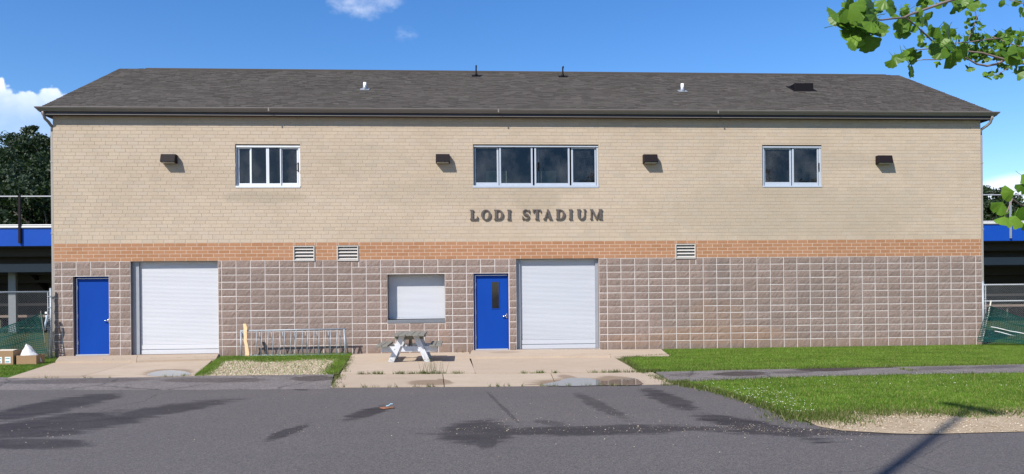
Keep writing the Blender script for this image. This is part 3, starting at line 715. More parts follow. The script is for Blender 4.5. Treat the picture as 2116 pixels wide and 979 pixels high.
# windows -------------------------------------------------------------
def window(o, ox, oy, sc, outer, glass, inner, hnd, m, label):
    # pixel columns inside an enlarged crop -> metres on the wall
    def cx(q): return fx(ox + q / sc, 345, .06)
    def cz(q): return fz(oy + q / sc, ox + (outer[0] + outer[1]) / 2 / sc, .06)
    x0, x1, z0, z1, _ = o; e = .012
    w = MB(); ya, yb = .045, .15
    gx = [g[0] for g in glass] + [glass[-1][1]]
    zh = cz(outer[4]); zl = cz(outer[5])
    w.box(x0 + e, x1 - .004, ya - .02, yb, zh, z1 - .03); w.box(x0 + e * .3, x1 - .002, ya - .06, yb, z0 + .003, zl)
    a, b_ = cx(glass[0][0]) - .05, cx(glass[-1][1]) + .05
    w.box(x0 + e, max(x0 + e + .02, a), ya, yb, zl, zh); w.box(min(x1 - .024, b_), x1 - .004, ya, yb, zl, zh)
    win = w.build('window', m, bld, bevel=.003, label=label)
    for k, (ga, gb, gt, gbm, dy) in enumerate(glass):
        xa, xb, zt, zb = cx(ga), cx(gb), cz(gt), cz(gbm)
        la = xa - .035 if k == 0 else max(xa - .05, (cx(glass[k - 1][1]) + xa) / 2 + .001); ra = xb + .035 if k == len(glass) - 1 else min(xb + .05, (xb + cx(glass[k + 1][0])) / 2 - .001)
        s = MB(); y0, y1 = ya + .012 + dy, ya + .045 + dy
        s.box(la, xa, y0, y1, zl + .003, zh - .003); s.box(xb, ra, y0, y1, zl + .003, zh - .003); s.box(xa, xb, y0, y1, zt, zh - .003); s.box(xa, xb, y0, y1, zl + .003, zb)
        s.build('sash', m, win, bevel=.003)
        MB().box(xa - .004, xb + .004, (y0 + y1) / 2, (y0 + y1) / 2 + .006, zb - .004, zt + .004).build('pane', GLASS, win)
    for a, b_, dy in inner:
        MB().box(cx(a), cx(b_), ya + .06 + dy, ya + .085 + dy, zl + .01, zh - .01).build('rear_stile', m, win)
    for a, b_, t, q in hnd:
        xa, xb, zt, zb = cx(a), cx(b_), cz(t), cz(q); y0 = ya - .012
        hm = MB(); hm.box(xa + (xb - xa) * .5, xb, y0 + .006, y0 + .022, zb, zt); hm.tube([(xb - .01, y0 + .005, zt - .02), (xa, y0 - .035, zt - .06), (xa, y0 - .035, zb + .06), (xb - .01, y0 + .005, zb + .02)], .009, 6); hm.build('pull_handle', BLACK, win)
    # dark room behind
    rm = MB(); X_, Y_, D_ = x0 - .4, x1 + .4, 3.0
    rm.poly([(X_, D_, z0 - .9), (Y_, D_, z0 - .9), (Y_, D_, z1 + .4), (X_, D_, z1 + .4)]); rm.poly([(X_, .165, z0 - .9), (Y_, .165, z0 - .9), (Y_, D_, z0 - .9), (X_, D_, z0 - .9)]); rm.poly([(X_, .165, z1 + .4), (X_, D_, z1 + .4), (Y_, D_, z1 + .4), (Y_, .165, z1 + .4)])
    rm.poly([(X_, .165, z0 - .9), (X_, D_, z0 - .9), (X_, D_, z1 + .4), (X_, .165, z1 + .4)]); rm.poly([(Y_, .165, z0 - .9), (Y_, .165, z1 + .4), (Y_, D_, z1 + .4), (Y_, D_, z0 - .9)])
    for q in ((X_, x0, z0 - .9, z1 + .4), (x1, Y_, z0 - .9, z1 + .4), (x0, x1, z0 - .9, z0), (x0, x1, z1, z1 + .4)): rm.poly([(q[0], .166, q[2]), (q[0], .166, q[3]), (q[1], .166, q[3]), (q[1], .166, q[2])])
    rm.build('room', ROOM, bld)
    return win
window(O_W1, 460, 270, 3.917, (103, 628, 115, 468, 140, 452), [(133, 218, 148, 428, .03), (235, 353, 142, 430, .0), (377, 465, 142, 430, .0), (482, 600, 150, 426, .03)], [], [(598, 618, 262, 338)], WHITE, 'white four-pane sliding window on the left')
w2 = window(O_W2, 880, 270, 4.2575, (412, 1518, 125, 507, 149, 488), [(440, 625, 156, 458, .03), (661, 925, 152, 465, .0), (971, 1250, 152, 465, .0), (1296, 1487, 160, 458, .03)], [(985, 998, .0)], [(977, 997, 280, 355)], ALU, 'wide four-pane window above the lettering')
window(O_W3, 1540, 270, 4.66, (165, 737, 143, 550, 170, 537), [(195, 430, 182, 498, .03), (468, 692, 180, 503, .0)], [(693, 712, .0)], [(696, 712, 315, 398)], ALU, 'two-pane sliding window on the right')
REFL = simple('pale_green_reflection', (.30, .36, .22), .8, vary=.5, scale=9)
for a, b_, t, q, y in ((1004, 1047, 354, 380, .34), (1118, 1149, 354, 380, .34)):  # added boards, their pale green stands in for reflections in the panes
    MB().box(fx(a, 370, y), fx(b_, 370, y), y, y + .02, fz(q, 1058, y), fz(t, 1058, y)).build('reflection_board', REFL, bld)
# wall lights -----------------------------------------------------------
for a, b_, t, q in ((330, 360.5, 319, 334.5), (900.3, 929, 318.8, 334.6), (1331.5, 1360, 319.3, 335.3), (1817.5, 1846.5, 321.5, 336.5)):
    y = -.24; xa, xb = fx(a, 330, y), fx(b_, 330, y); zt, zb = fz(t, (a + b_) / 2, -.17), fz(q, (a + b_) / 2, y)
    m_ = MB(); prof = [(-.003, zt), (-.16, zt), (-.175, zt - .012), (-.24, zb + .012), (-.235, zb), (-.07, zb - .02), (-.003, zb - .02)]
    m_.prism([(xa, p[0], p[1]) for p in prof], (xb - xa, 0, 0)); p = m_.build('wall_light', PACK, bld, bevel=.006)
    MB().prism([(xa + .03, -.22, zb - .0045), (xa + .03, -.08, zb - .021), (xa + .03, -.08, zb - .031), (xa + .03, -.22, zb - .013)], (xb - xa - .06, 0, 0)).build('lens', simple('frosted_lens', (.35, .34, .30), .3), p)
# lettering ---------------------------------------------------------------
def letter(ch, xa, xb, za, zb):
    w, h = xb - xa, zb - za; st = .068; th = .026; sf = .022; pieces = []
    def P(u, v): return (xa + u, za + v)
    def rect(u0, u1, v0, v1): pieces.append([P(u0, v0), P(u1, v0), P(u1, v1), P(u0, v1)])
    def serif(u0, u1, v, up):
        s = 1 if up else -1; m = .02
        pieces.append([P(u0 - m, v), P(u1 + m, v), P(u1 + m, v + s * sf), P(u1, v + s * sf * 2.1), P(u0, v + s * sf * 2.1), P(u0 - m, v + s * sf)])
    def stem(u0, u1, b=True, t=True):
        rect(u0, u1, 0, h)
        if b: serif(u0, u1, 0, True)
        if t: serif(u0, u1, h, False)
    def arc(cu, cv, ru, rv, a0, a1, n, tk):
        for i in range(n):
            p, q = a0 + (a1 - a0) * i / n, a0 + (a1 - a0) * (i + 1) / n
            def tt(a): return tk(a)
            o = [(cu + ru * math.cos(a), cv + rv * math.sin(a)) for a in (p, q)]
            k = [(cu + (ru - tt(a)[0]) * math.cos(a), cv + (rv - tt(a)[1]) * math.sin(a)) for a in (q, p)]
            pieces.append([P(*x) for x in o + k])
    full = lambda a: (st, th)
    if ch == 'L': stem(.02, .02 + st); rect(0, w, 0, th * 1.1); pieces.append([P(w - .03, 0), P(w, 0), P(w, .10), P(w - .012, .10), P(w - .05, th)])
    elif ch == 'I': c = w / 2; stem(c - st / 2, c + st / 2)
    elif ch == 'O': arc(w / 2, h / 2, w / 2, h / 2 + .006, 0, 2 * math.pi, 28, full)
    elif ch == 'D': stem(.02, .02 + st); rect(0, w * .5, 0, th); rect(0, w * .5, h - th, h); arc(w * .42, h / 2, w * .58, h / 2, -math.pi / 2, math.pi / 2, 16, full)
    elif ch == 'T': c = w / 2; stem(c - st / 2, c + st / 2, True, False); rect(0, w, h - th, h); pieces.append([P(0, h), P(0, h - .085), P(.014, h - .085), P(.04, h - th), P(.04, h)]); pieces.append([P(w, h), P(w - .04, h), P(w - .04, h - th), P(w - .014, h - .085), P(w, h - .085)])
    elif ch == 'U':
        r = w / 2 - .03; c = w / 2 - .005
        rect(.02, .02 + st, r * .9, h); serif(.02, .02 + st, h, False); rect(w - .02 - .03, w - .02, r * .9, h); serif(w - .05, w - .02, h, False)
        arc(c, r * .9, c - .02, r * .9 + .004, math.pi, 2 * math.pi, 14, lambda a: (st if math.cos(a) < 0 else .035, .034))
    elif ch == 'A':
        c = w * .48
        pieces.append([P(c - .02, h), P(c + .03, h), P(w - .01, 0), P(w - .01 - st * 1.15, 0)]); pieces.append([P(c - .005, h - .01), P(c + .012, h - .055), P(.055, 0), P(.022, 0)])
        rect(w * .25, w * .72, h * .28, h * .28 + th); serif(.02, .055, 0, True); serif(w - .01 - st, w - .018, 0, True)
    elif ch == 'M':
        c = w * .5
        rect(.02, .05, 0, h); serif(.02, .05, 0, True); pieces.append([P(0, h), P(.02 + st, h), P(c + .03, 0), P(c - .015, 0), P(.03, h - sf), P(0, h - sf)])
        pieces.append([P(w - .02 - st * .5, h), P(w - .02 - st * .9, h), P(c - .005, .03), P(c + .018, 0)]); stem(w - .02 - st, w - .02)
    elif ch == 'S':
        pts = []; n = 26
        for i in range(n + 1):
            t_ = i / n
            if t_ < .5: a = math.radians(30 + 240 * (t_ / .5)); pts.append((w / 2 + (w / 2 - .03) * math.cos(a), h * .735 + h * .235 * math.sin(a)))
            else: a = math.radians(90 - 240 * ((t_ - .5) / .5)); pts.append((w / 2 + (w / 2 - .026) * math.cos(a), h * .265 + h * .235 * math.sin(a)))
        for i in range(n):
            (u0, v0), (u1, v1) = pts[i], pts[i + 1]
            def hw(i): t_ = i / n; return .014 + .022 * math.exp(-((t_ - .5) / .16) ** 2)
            d = math.hypot(u1 - u0, v1 - v0) or 1; nx, ny = -(v1 - v0) / d, (u1 - u0) / d; a, b_ = hw(i), hw(i + 1)
            pieces.append([P(u0 + nx * a, v0 + ny * a), P(u1 + nx * b_, v1 + ny * b_), P(u1 - nx * b_, v1 - ny * b_), P(u0 - nx * a, v0 - ny * a)])
        pieces.append([P(w - .014, h), P(w, h), P(w, h * .66), P(w - .014, h * .66), P(w - .06, h * .84)]); pieces.append([P(.014, 0), P(0, 0), P(0, h * .34), P(.014, h * .34), P(.06, h * .16)])
    m_ = MB()
    for k, pc in enumerate(pieces):
        s = sum(pc[i - 1][0] * pc[i][1] - pc[i][0] * pc[i - 1][1] for i in range(len(pc)))
        if s < 0: pc = pc[::-1]
        y = -.052 - .00025 * (k % 9)
        m_.prism([(x, y, z) for x, z in pc], (0, .035, 0))
    return m_.build('letter', LETT, bld, label='raised bronze letter ' + ch)
for ch, a, b_, t, q in (('L', 388, 457, 699, 787), ('O', 485, 572, 699, 787), ('D', 600, 682, 698, 786), ('I', 712, 752, 698, 786), ('S', 848, 912, 696, 784), ('T', 942, 1012, 696, 784), ('A', 1033, 1112, 695, 784), ('D', 1145, 1225, 695, 784), ('I', 1255, 1293, 695, 783), ('U', 1330, 1408, 694, 783), ('M', 1445, 1553, 694, 782)):
    def lx(v): return fx(880 + v / 4.2575, 444, -.05)
    def lz(v): return fz(270 + v / 4.2575, 880 + (a + b_) / 8.515, -.05)
    letter(ch, lx(a), lx(b_), lz(q), lz(t))
# roof, gutter, downspouts -------------------------------------------------
EY, EZ, RY, RZ = -.235, 6.895, 4.9, 9.43
RXL, RXR = -.165, 27.40
sl = Vector((0, RY - EY, RZ - EZ)); SLEN = sl.length; sl.normalize(); nrm = Vector((0, -sl.z, sl.y))
def rp(x, d, up=0.0): return Vector((x, EY, EZ)) + sl * d + nrm * up
rf = MB()
rf.poly([rp(RXL, 0), rp(RXR, 0), rp(RXR, SLEN), rp(RXL, SLEN)])
BY, BZ = 2 * RY - EY, EZ
rf.poly([(RXR, BY, BZ), (RXL, BY, BZ), (RXL, RY, RZ), (RXR, RY, RZ)])
for x in (RXL, RXR): rf.prism([(x, EY, EZ - .005), (x, RY, RZ - .005), (x, BY, BZ - .005), (x, BY, BZ - .14), (x, RY, RZ - .14), (x, EY, EZ - .14)], (.03 if x > 10 else -.03, 0, 0))
roof = rf.build('roof', [ROOF], bld)
EXPO = .142; NC = int(SLEN / EXPO)
rr = random.Random(9); sh = []
for j in range(NC + 1):
    d0 = j * EXPO; off = rr.uniform(0, .3); x = RXL - .02
    d1 = min(d0 + EXPO + .02, SLEN)
    while x < RXR + .02:
        w = rr.choice((.16, .2, .28, .33, .22)); x2 = min(x + w, RXR + .025)
        if x == RXL - .02: x2 = x + off * .8 + .08
        sh.append((x, x2, d0, d1, rr.choice((.006, .006, .011, .014)))); x = x2
tv = []
def shingle(x0, x1, d0, d1, up):
    g = .0035
    return [rp(x0 + g, d0, up + .004), rp(x1 - g, d0, up + .004), rp(x1 - g, d1, .001), rp(x0 + g, d1, .001), rp(x0 + g, d0, 0), rp(x1 - g, d0, 0)]
SF = [(0, 1, 2, 3), (4, 5, 1, 0), (4, 0, 3, 3), (5, 2, 1, 1)]
sh.sort(key=lambda q: (q[2], -q[1] + q[0]))
low = sorted([q for q in sh if q[2] < EXPO * 4 and 3 < q[0] < 24], key=lambda q: -(q[1] - q[0]))[:300]; ls = set(low)
for q in low:
    v = shingle(*q); b = MB(); c = rp((q[0] + q[1]) / 2, q[2]); b.v = [tuple(p - c) for p in v]
    for f in ((0, 1, 2, 3), (4, 5, 1, 0), (4, 0, 3), (5, 2, 1)): b.face(f)
    link('shingle', b.mesh('shingle', ROOF), roof, c)
V, F = [], []
for q in sh:
    if q in ls: continue
    n = len(V); V += [tuple(p) for p in shingle(*q)]; F += [(n, n + 1, n + 2, n + 3), (n + 4, n + 5, n + 1, n)]
tag(link('shingle_remainder', npmesh('shingle', V, F, ROOF, org(roof)), roof), kind='stuff')
b = MB(); a, c = RXL + .9, RXR - .55
b.prism([(a, RY - .17, RZ - .02 - .0), (a, RY, RZ + .032), (a, RY + .17, RZ - .02), (a, RY + .17, RZ - .07), (a, RY - .17, RZ - .085)], (c - a, 0, 0)); b.build('ridge_cap', ROOF, roof)
f = MB(); f.box(RXL, RXR, -.205, -.18, 6.70, EZ - .004); f.box(RXL + .02, RXR - .02, -.18, .0, 6.712, 6.73)
for x in (RXL, RXR - .025): f.box(x, x + .025, -.18, .5, 6.70, EZ - .02)
f.build('fascia', FASC, bld)
MB().box(RXL + .003, RXR - .003, -.211, -.2055, 6.698, 6.712).build('fascia_trim', GUTT, bld)
g = MB(); gx0, gx1 = RXL - .135, RXR + .135; top, bot = 6.896, 6.782
prof = [(-.206, bot), (-.262, bot), (-.270, bot + .014), (-.285, bot + .036), (-.305, bot + .058), (-.325, bot + .072), (-.332, bot + .085), (-.322, bot + .088), (-.322, bot + .096), (-.338, bot + .1), (-.338, top), (-.325, top), (-.325, bot + .104), (-.206, bot + .1)]
n = len(g.v); K = len(prof)
ins = [max(0.0, .135 - (-p[0] - .206) ) for p in prof]
for p, i_ in zip(prof, ins): g.v.append((gx0 + i_, p[0], p[1]))
for p, i_ in zip(prof, ins): g.v.append((gx1 - i_, p[0], p[1]))
for i in range(K): j = (i + 1) % K; g.face((n + i, n + j, n + K + j, n + K + i))
for sgn, xe in ((0, RXL), (1, RXR)):   # short returns round the corners
    m0 = len(g.v)
    for p, i_ in zip(prof, ins): g.v.append((gx0 + i_ if sgn == 0 else gx1 - i_, .6, p[1]))
    for i in range(K):
        j = (i + 1) % K; q = (n + sgn * K + i, n + sgn * K + j, m0 + j, m0 + i); g.face(q if sgn else q[::-1])
    g.face(range(m0, m0 + K))
gut = g.build('gutter', GUTT, bld)
for px in (555, 1030, 1484): x = fx(px, 228, -.33); MB().box(x - .02, x + .02, -.342, -.3385, top - .1, top + .002).build('gutter_joint', GUTT, gut)
def downspout(s):
    xw = X0 if s < 0 else X1; xe = (RXL + .04) if s < 0 else (RXR - .04)
    m_ = MB(); m_.smooth = True; y = -.10
    xo = xw + s * .045
    m_.tube([(xe - s * .02, -.235, 6.79), (xe - s * .02, -.20, 6.70), (xe - s * .025, -.14, 6.60), (xe - s * .08, -.08, 6.53), (xo + s * .02, .03, 6.45), (xo, .06, 6.40), (xo, .06, 6.25)], .04, 10)
    d = m_.build('downspout', GUTT, bld)
    p = MB(); p.box(xo - .035, xo + .035, .02, .10, .1, 6.27); p.build('pipe', DOWN, d, bevel=.01)
    for z in (1.2, 3.4, 5.4): MB().box(xo - .042, xo + .042, .012, .108, z, z + .04).build('strap', DOWN, d)
downspout(-1); downspout(1)
def roofpt(px, py):
    d = ray(px, py); k = (Vector((0, EY, EZ)) - CAM).dot(nrm) / d.dot(nrm); return CAM + d * k
for px, py, top_ in ((754, 189.5, 172), (1410, 193, 174.5)):
    p = roofpt(px, py - 3); h = (py - 3 - top_) / FPX * (p - CAM).length
    fl = MB(); fl.smooth = True; fl.tube([p - nrm * .02 - Vector((0, 0, .05)), p + Vector((0, 0, .10)), p + Vector((0, 0, .13))], [.10, .058, .054], 16); v_ = fl.build('vent_pipe', FLASH, roof)
    q = MB(); q.smooth = True; q.tube([p, p + Vector((0, 0, h))], .05, 16); q.build('pipe', PVC, v_)
    fb_ = MB(); fb_.obox(p + nrm * .02, (.14, 0, 0), sl * .12, nrm * .006); fb_.build('flashing', FLASH, v_)
for px, py, top_ in ((984, 160, 140), (1163, 161.5, 142)):
    p = roofpt(px, py - 1.5); h = (py - 2 - top_) / FPX * (p - CAM).length
    q = MB(); q.smooth = True; q.tube([p, p + Vector((0, 0, h * .3)), p + Vector((0, 0, h * .34)), p + Vector((0, 0, h))], [.06, .045, .027, .024], 12); v_ = q.build('mast_pipe', BLACK, roof)
    q = MB(); q.tube([p + Vector((-.0, 0, h)), p + Vector((0, -.02, h + .03)), p + Vector((0, -.12, h + .02)), p + Vector((0, -.13, h - .03))], .026, 8); q.build('weather_head', BLACK, v_)
    q = MB(); q.obox(p + nrm * .02, (.15, 0, 0), sl * .10, nrm * .008); q.build('flashing', BLACK, v_)
a = roofpt(1643, 188.5); b_ = roofpt(1681, 188.5); up_ = roofpt(1660, 173)
c = (a + b_) / 2 + sl * .28
q = MB(); hw_ = (b_ - a).x / 2
fb0 = (a + b_) / 2; hh = .26; dk = hh / sl.z
q.prism([Vector((fb0.x - hw_, fb0.y, fb0.z - .02)), Vector((fb0.x - hw_, fb0.y + .015, fb0.z + hh)), Vector((fb0.x - hw_, fb0.y + dk * sl.y, fb0.z + hh + .004)), Vector((fb0.x - hw_, fb0.y + dk * sl.y, fb0.z + hh - .03))], (2 * hw_, 0, 0)); bv = q.build('box_vent', BLACK, roof, bevel=.008)
q = MB(); q.obox(c + nrm * .02 - sl * .02, (hw_ + .07, 0, 0), sl * .36, nrm * .007); q.build('flashing', BLACK, bv)

# ------------------------------------------------------------------ grass and loose stones
def blades(name, pts, h0, h1, w, z, m, lean=.5, kind='stuff', zfun=None):
    n = len(pts); a = RNG.uniform(0, 2 * np.pi, n); h = RNG.uniform(h0, h1, n) ; b = RNG.uniform(0, 2 * np.pi, n); ln = RNG.uniform(.1, lean, n) * h
    ww = w * RNG.uniform(.6, 1.3, n)
    P = np.column_stack([pts, np.full(n, z)])
    d = np.column_stack([np.cos(a), np.sin(a), 0 * a]) * ww[:, None]
    tip = P + np.column_stack([np.cos(b) * ln, np.sin(b) * ln, h])
    V = np.stack([P - d, P + d, tip], 1).reshape(-1, 3); F = np.arange(3 * n).reshape(-1, 3)
    o = link(name, npmesh(name, V, F, m)); return tag(o, kind=kind)
gl_ = np.array([gnd(x, y, -.05).xy for x, y in ((1640, 868), (1690, 866), (1760, 860), (1850, 857), (1950, 859), (2050, 856), (2116, 852), (2300, 844))])
def ragged(X):
    y = np.interp(X, gl_[:, 0], gl_[:, 1], left=-99)
    return y + .16 * np.sin(X * 2.3) + .13 * np.sin(X * 5.7 + 1) + .08 * np.sin(X * 13.1)
def lawn_blades(poly, dens, clip, label, h=(.018, .045)):
    xs = np.array(poly); lo, hi = np.maximum(xs.min(0), clip[0]), np.minimum(xs.max(0), clip[1])
    n = int((hi - lo).prod() * dens); Q = RNG.uniform(lo, hi, (n, 2)); Q = Q[inpoly(Q, poly)]
    Q = Q[RNG.uniform(0, 1, len(Q)) < np.clip((Q[:, 1] - ragged(Q[:, 0])) / .5 + .08, .03, 1)] if poly is low_lawn else Q
    g = blades('grass', Q, h[0], h[1], .0055, -.06, GRASS, .9); tag(g, label, 'grass'); return Q
lawn_blades(up_lawn, 3400, ((12, -6.8), (30, .2)), 'green mown lawn between the block wall and the asphalt path')
lawn_blades(low_lawn, 3600, ((14, -13), (26, -3.5)), 'green mown lawn between the asphalt path and the road')
lawn_blades(left_lawn, 3000, ((-5, -6.3), (1.5, .4)), 'green grass at the left corner under the boxes and net')
# ragged edges, patch and weeds in the joints
def along(pts, n, spread, z=-.05, amp=0.0):
    P = [gnd(x, y, z) for x, y in pts]; out = []
    for _ in range(n):
        k = random.randrange(len(P) - 1); t = random.random(); p = P[k].lerp(P[k + 1], t)
        out.append((p.x + random.gauss(0, spread), p.y + random.gauss(0, spread)))
    return np.array(out)
def clumped(pts, nc, per, spread, z=-.05):
    c = along(pts, nc, .02, z); return np.vstack([c[i] + RNG.normal(0, spread * random.uniform(.4, 1.4), (random.randint(per // 3, per), 2)) for i in range(nc)])
edge = np.vstack([along([(1322, 767), (1360, 766), (1600, 761), (1860, 756), (2116, 751)], 2600, .05), along([(1392, 791), (1418, 788), (1600, 780), (1860, 774), (2116, 770)], 1500, .05),
                  along([(1412, 794), (1455, 801), (1500, 813), (1560, 831), (1640, 862)], 2200, .08), along([(1290, 738), (1322, 767)], 700, .05), along([(1362, 716), (1500, 712), (1700, 706), (2060, 700)], 3000, .07),
                  along([(1290, 738), (1386, 733)], 500, .04), along([(1640, 862), (1700, 860), (1780, 852), (1880, 850), (1980, 852), (2116, 848)], 3800, .22), along([(1640, 866), (1720, 862), (1760, 868), (1720, 872)], 700, .2)])
edge = edge[edge[:, 1] < 0.0]
tag(blades('grass', edge, .03, .09, .006, -.06, WEED, .8), 'longer yellowish grass fringing the lawns, wall foot and kerb', 'grass')
pq = sample(patch, area(patch) * 6500)
def edge_w(Q):
    Y = Q[:, 1]; n = RNG.uniform(0, 1, len(Q)); l0, l1, r0, r1 = gnd(402, 775), gnd(455, 735), gnd(692, 773), gnd(728, 730)
    yn = (Y - l0.y) / (0.0 - l0.y) + RNG.normal(0, .03, len(Q)) + .05 * np.sin(Q[:, 0] * 3.1)
    xl = l0.x + (l1.x - l0.x) * (Y - l0.y) / (l1.y - l0.y); xr = r0.x + (r1.x - r0.x) * (Y - r0.y) / (r1.y - r0.y)
    pr = np.clip((yn - .57) * 6, 0, 1); pr = np.maximum(pr, np.clip(1.25 - np.abs(Q[:, 0] - xl) / .3, 0, 1)); pr = np.maximum(pr, np.clip(1.25 - np.abs(xr - Q[:, 0]) / .3, 0, 1))
    return n < np.maximum(pr, .05)
pq = pq[edge_w(pq)]
tag(blades('grass', pq, .03, .075, .0055, -.058, GRASS, .8), 'grass growing round and through the gravel patch under the bike rack', 'grass')
weeds = np.vstack([clumped([(210, 746), (445, 740.5)], 34, 60, .045, -.05), clumped([(120, 748), (140, 746)], 3, 40, .05), clumped([(300, 778), (400, 775)], 9, 25, .04), clumped([(745, 771), (960, 770)], 40, 45, .035), clumped([(1080, 770), (1150, 769)], 10, 70, .04), clumped([(1190, 769), (1318, 767)], 16, 55, .05),
                   clumped([(1195, 734), (1268, 735)], 12, 60, .05), clumped([(685, 799), (1390, 794)], 40, 26, .03), clumped([(690, 798), (725, 735)], 40, 60, .05), clumped([(1322, 767), (1395, 793)], 22, 70, .06), clumped([(1820, 756), (1905, 768)], 9, 60, .05), clumped([(60, 780), (280, 779)], 9, 14, .03), clumped([(945, 728), (960, 727)], 3, 30, .02), clumped([(1115, 735), (1118, 735)], 1, 25, .02),
                   clumped([(1420, 713), (1520, 711)], 30, 60, .08), clumped([(1870, 702), (1880, 702)], 4, 60, .06), clumped([(2010, 702), (2040, 702)], 5, 60, .06)])
tag(blades('weeds', weeds[::2], .025, .09, .005, -.056, WEED, .9), 'weeds sprouting along the joints of the concrete slabs', 'weeds')
tall = clumped([(862, 770), (910, 770)], 10, 8, .10); tag(blades('weeds', tall, .22, .42, .0035, -.056, WEED, .4), 'tall wispy grass stalks in the slab joint before the picnic table', 'weeds')
OCT = np.array([(1, 0, 0), (-1, 0, 0), (0, 1, 0), (0, -1, 0), (0, 0, .8), (0, 0, -.8)], float); OF = np.array([(0, 2, 4), (2, 1, 4), (1, 3, 4), (3, 0, 4), (2, 0, 5), (1, 2, 5), (3, 1, 5), (0, 3, 5)])
def stones(name, pts, s0, s1, z, m, label, cat):
    n = len(pts); s = s0 * (s1 / s0) ** (RNG.uniform(0, 1, n) ** 2.2)
    V = OCT[None] * RNG.uniform(.6, 1.15, (n, 6, 1)); a = RNG.uniform(0, 6.28, n); c, q = np.cos(a), np.sin(a)
    X = (V[..., 0] * c[:, None] - V[..., 1] * q[:, None]); Y = (V[..., 0] * q[:, None] + V[..., 1] * c[:, None])
    V = np.stack([X, Y * RNG.uniform(.6, 1, (n, 1)), V[..., 2] * .75], -1) * s[:, None, None]
    V[..., 0] += pts[:, 0:1]; V[..., 1] += pts[:, 1:2]; V[..., 2] += z + s[:, None] * .3
    F = (OF[None] + 6 * np.arange(n)[:, None, None]).reshape(-1, 3)
    return tag(link(name, npmesh(name, V.reshape(-1, 3), F, m)), label, cat, kind='stuff')
stones('gravel', sample(patch, area(patch) * 2600), .008, .03, -.058, STONE, 'pale gravel lying in the patch before the bike rack', 'gravel')
gq = sample(gravel_bed, area(gravel_bed) * 900); gq = gq[gq[:, 0] < 24]
stones('gravel', gq, .006, .022, -.052, STONE, 'sandy gravel verge between the lower lawn and the road', 'gravel')
rs = np.vstack([along([(930, 886), (1200, 886), (1500, 884), (1800, 893)], 280, .16, -.06), along([(930, 886), (1500, 884), (1800, 893)], 160, .6, -.06), along([(1480, 880), (1780, 893)], 260, .22, -.06), along([(960, 860), (1300, 850)], 90, .5, -.06),
                np.column_stack([RNG.uniform(5, 19, 150), RNG.uniform(-15.5, -8.6, 150)]), along([(40, 880), (200, 900)], 50, .4, -.06), along([(560, 900), (640, 880)], 30, .15, -.06)])
rs = rs[inpoly(rs, road_poly)]
stones('loose_stones', rs, .0035, .012, -.06, STONE, 'small pale stones scattered over the asphalt road', 'stones')
CLOV = simple('clover_white', (.72, .70, .62), .8)
cq = sample(gpoly([(1440, 800), (1620, 805), (1700, 850), (1640, 858), (1560, 828), (1500, 810)]), 900); cq = cq[RNG.uniform(0, 1, len(cq)) < .22]
cq = np.vstack([cq, (lambda q: q[inpoly(q, low_lawn)])(np.column_stack([RNG.uniform(14, 22, 160), RNG.uniform(-10, -6, 160)]))])
stones('clover_flowers', cq, .008, .013, -.015, CLOV, 'white clover heads dotted through the lower lawn', 'flowers')

# puddles ---------------------------------------------------------------
def puddle(pts, z, label):
    P = [gnd(x, y, z) for x, y in pts]; n = len(P); out = []
    for i in range(n):
        p0, p1, p2, p3 = P[i - 1], P[i], P[(i + 1) % n], P[(i + 2) % n]
        for k in range(6):
            t = k / 6; out.append(.5 * ((2 * p1) + (p2 - p0) * t + (2 * p0 - 5 * p1 + 4 * p2 - p3) * t * t + (3 * p1 - p0 - 3 * p2 + p3) * t ** 3))
    for p in out: p += Vector((random.uniform(-.008, .008), random.uniform(-.02, .02), 0))
    return tag(sheet('puddle', [(p.x, p.y) for p in out], z, WATER), kind='structure')
puddle([(303, 773), (318, 767), (345, 763.5), (372, 764.5), (390, 768.5), (392, 773), (360, 775.5), (325, 776)], -.0475, '')
puddle([(1118, 794), (1150, 787), (1175, 780), (1215, 780), (1250, 786), (1275, 782), (1310, 780), (1325, 788), (1322, 793.5), (1240, 795), (1170, 796)], -.0475, '')

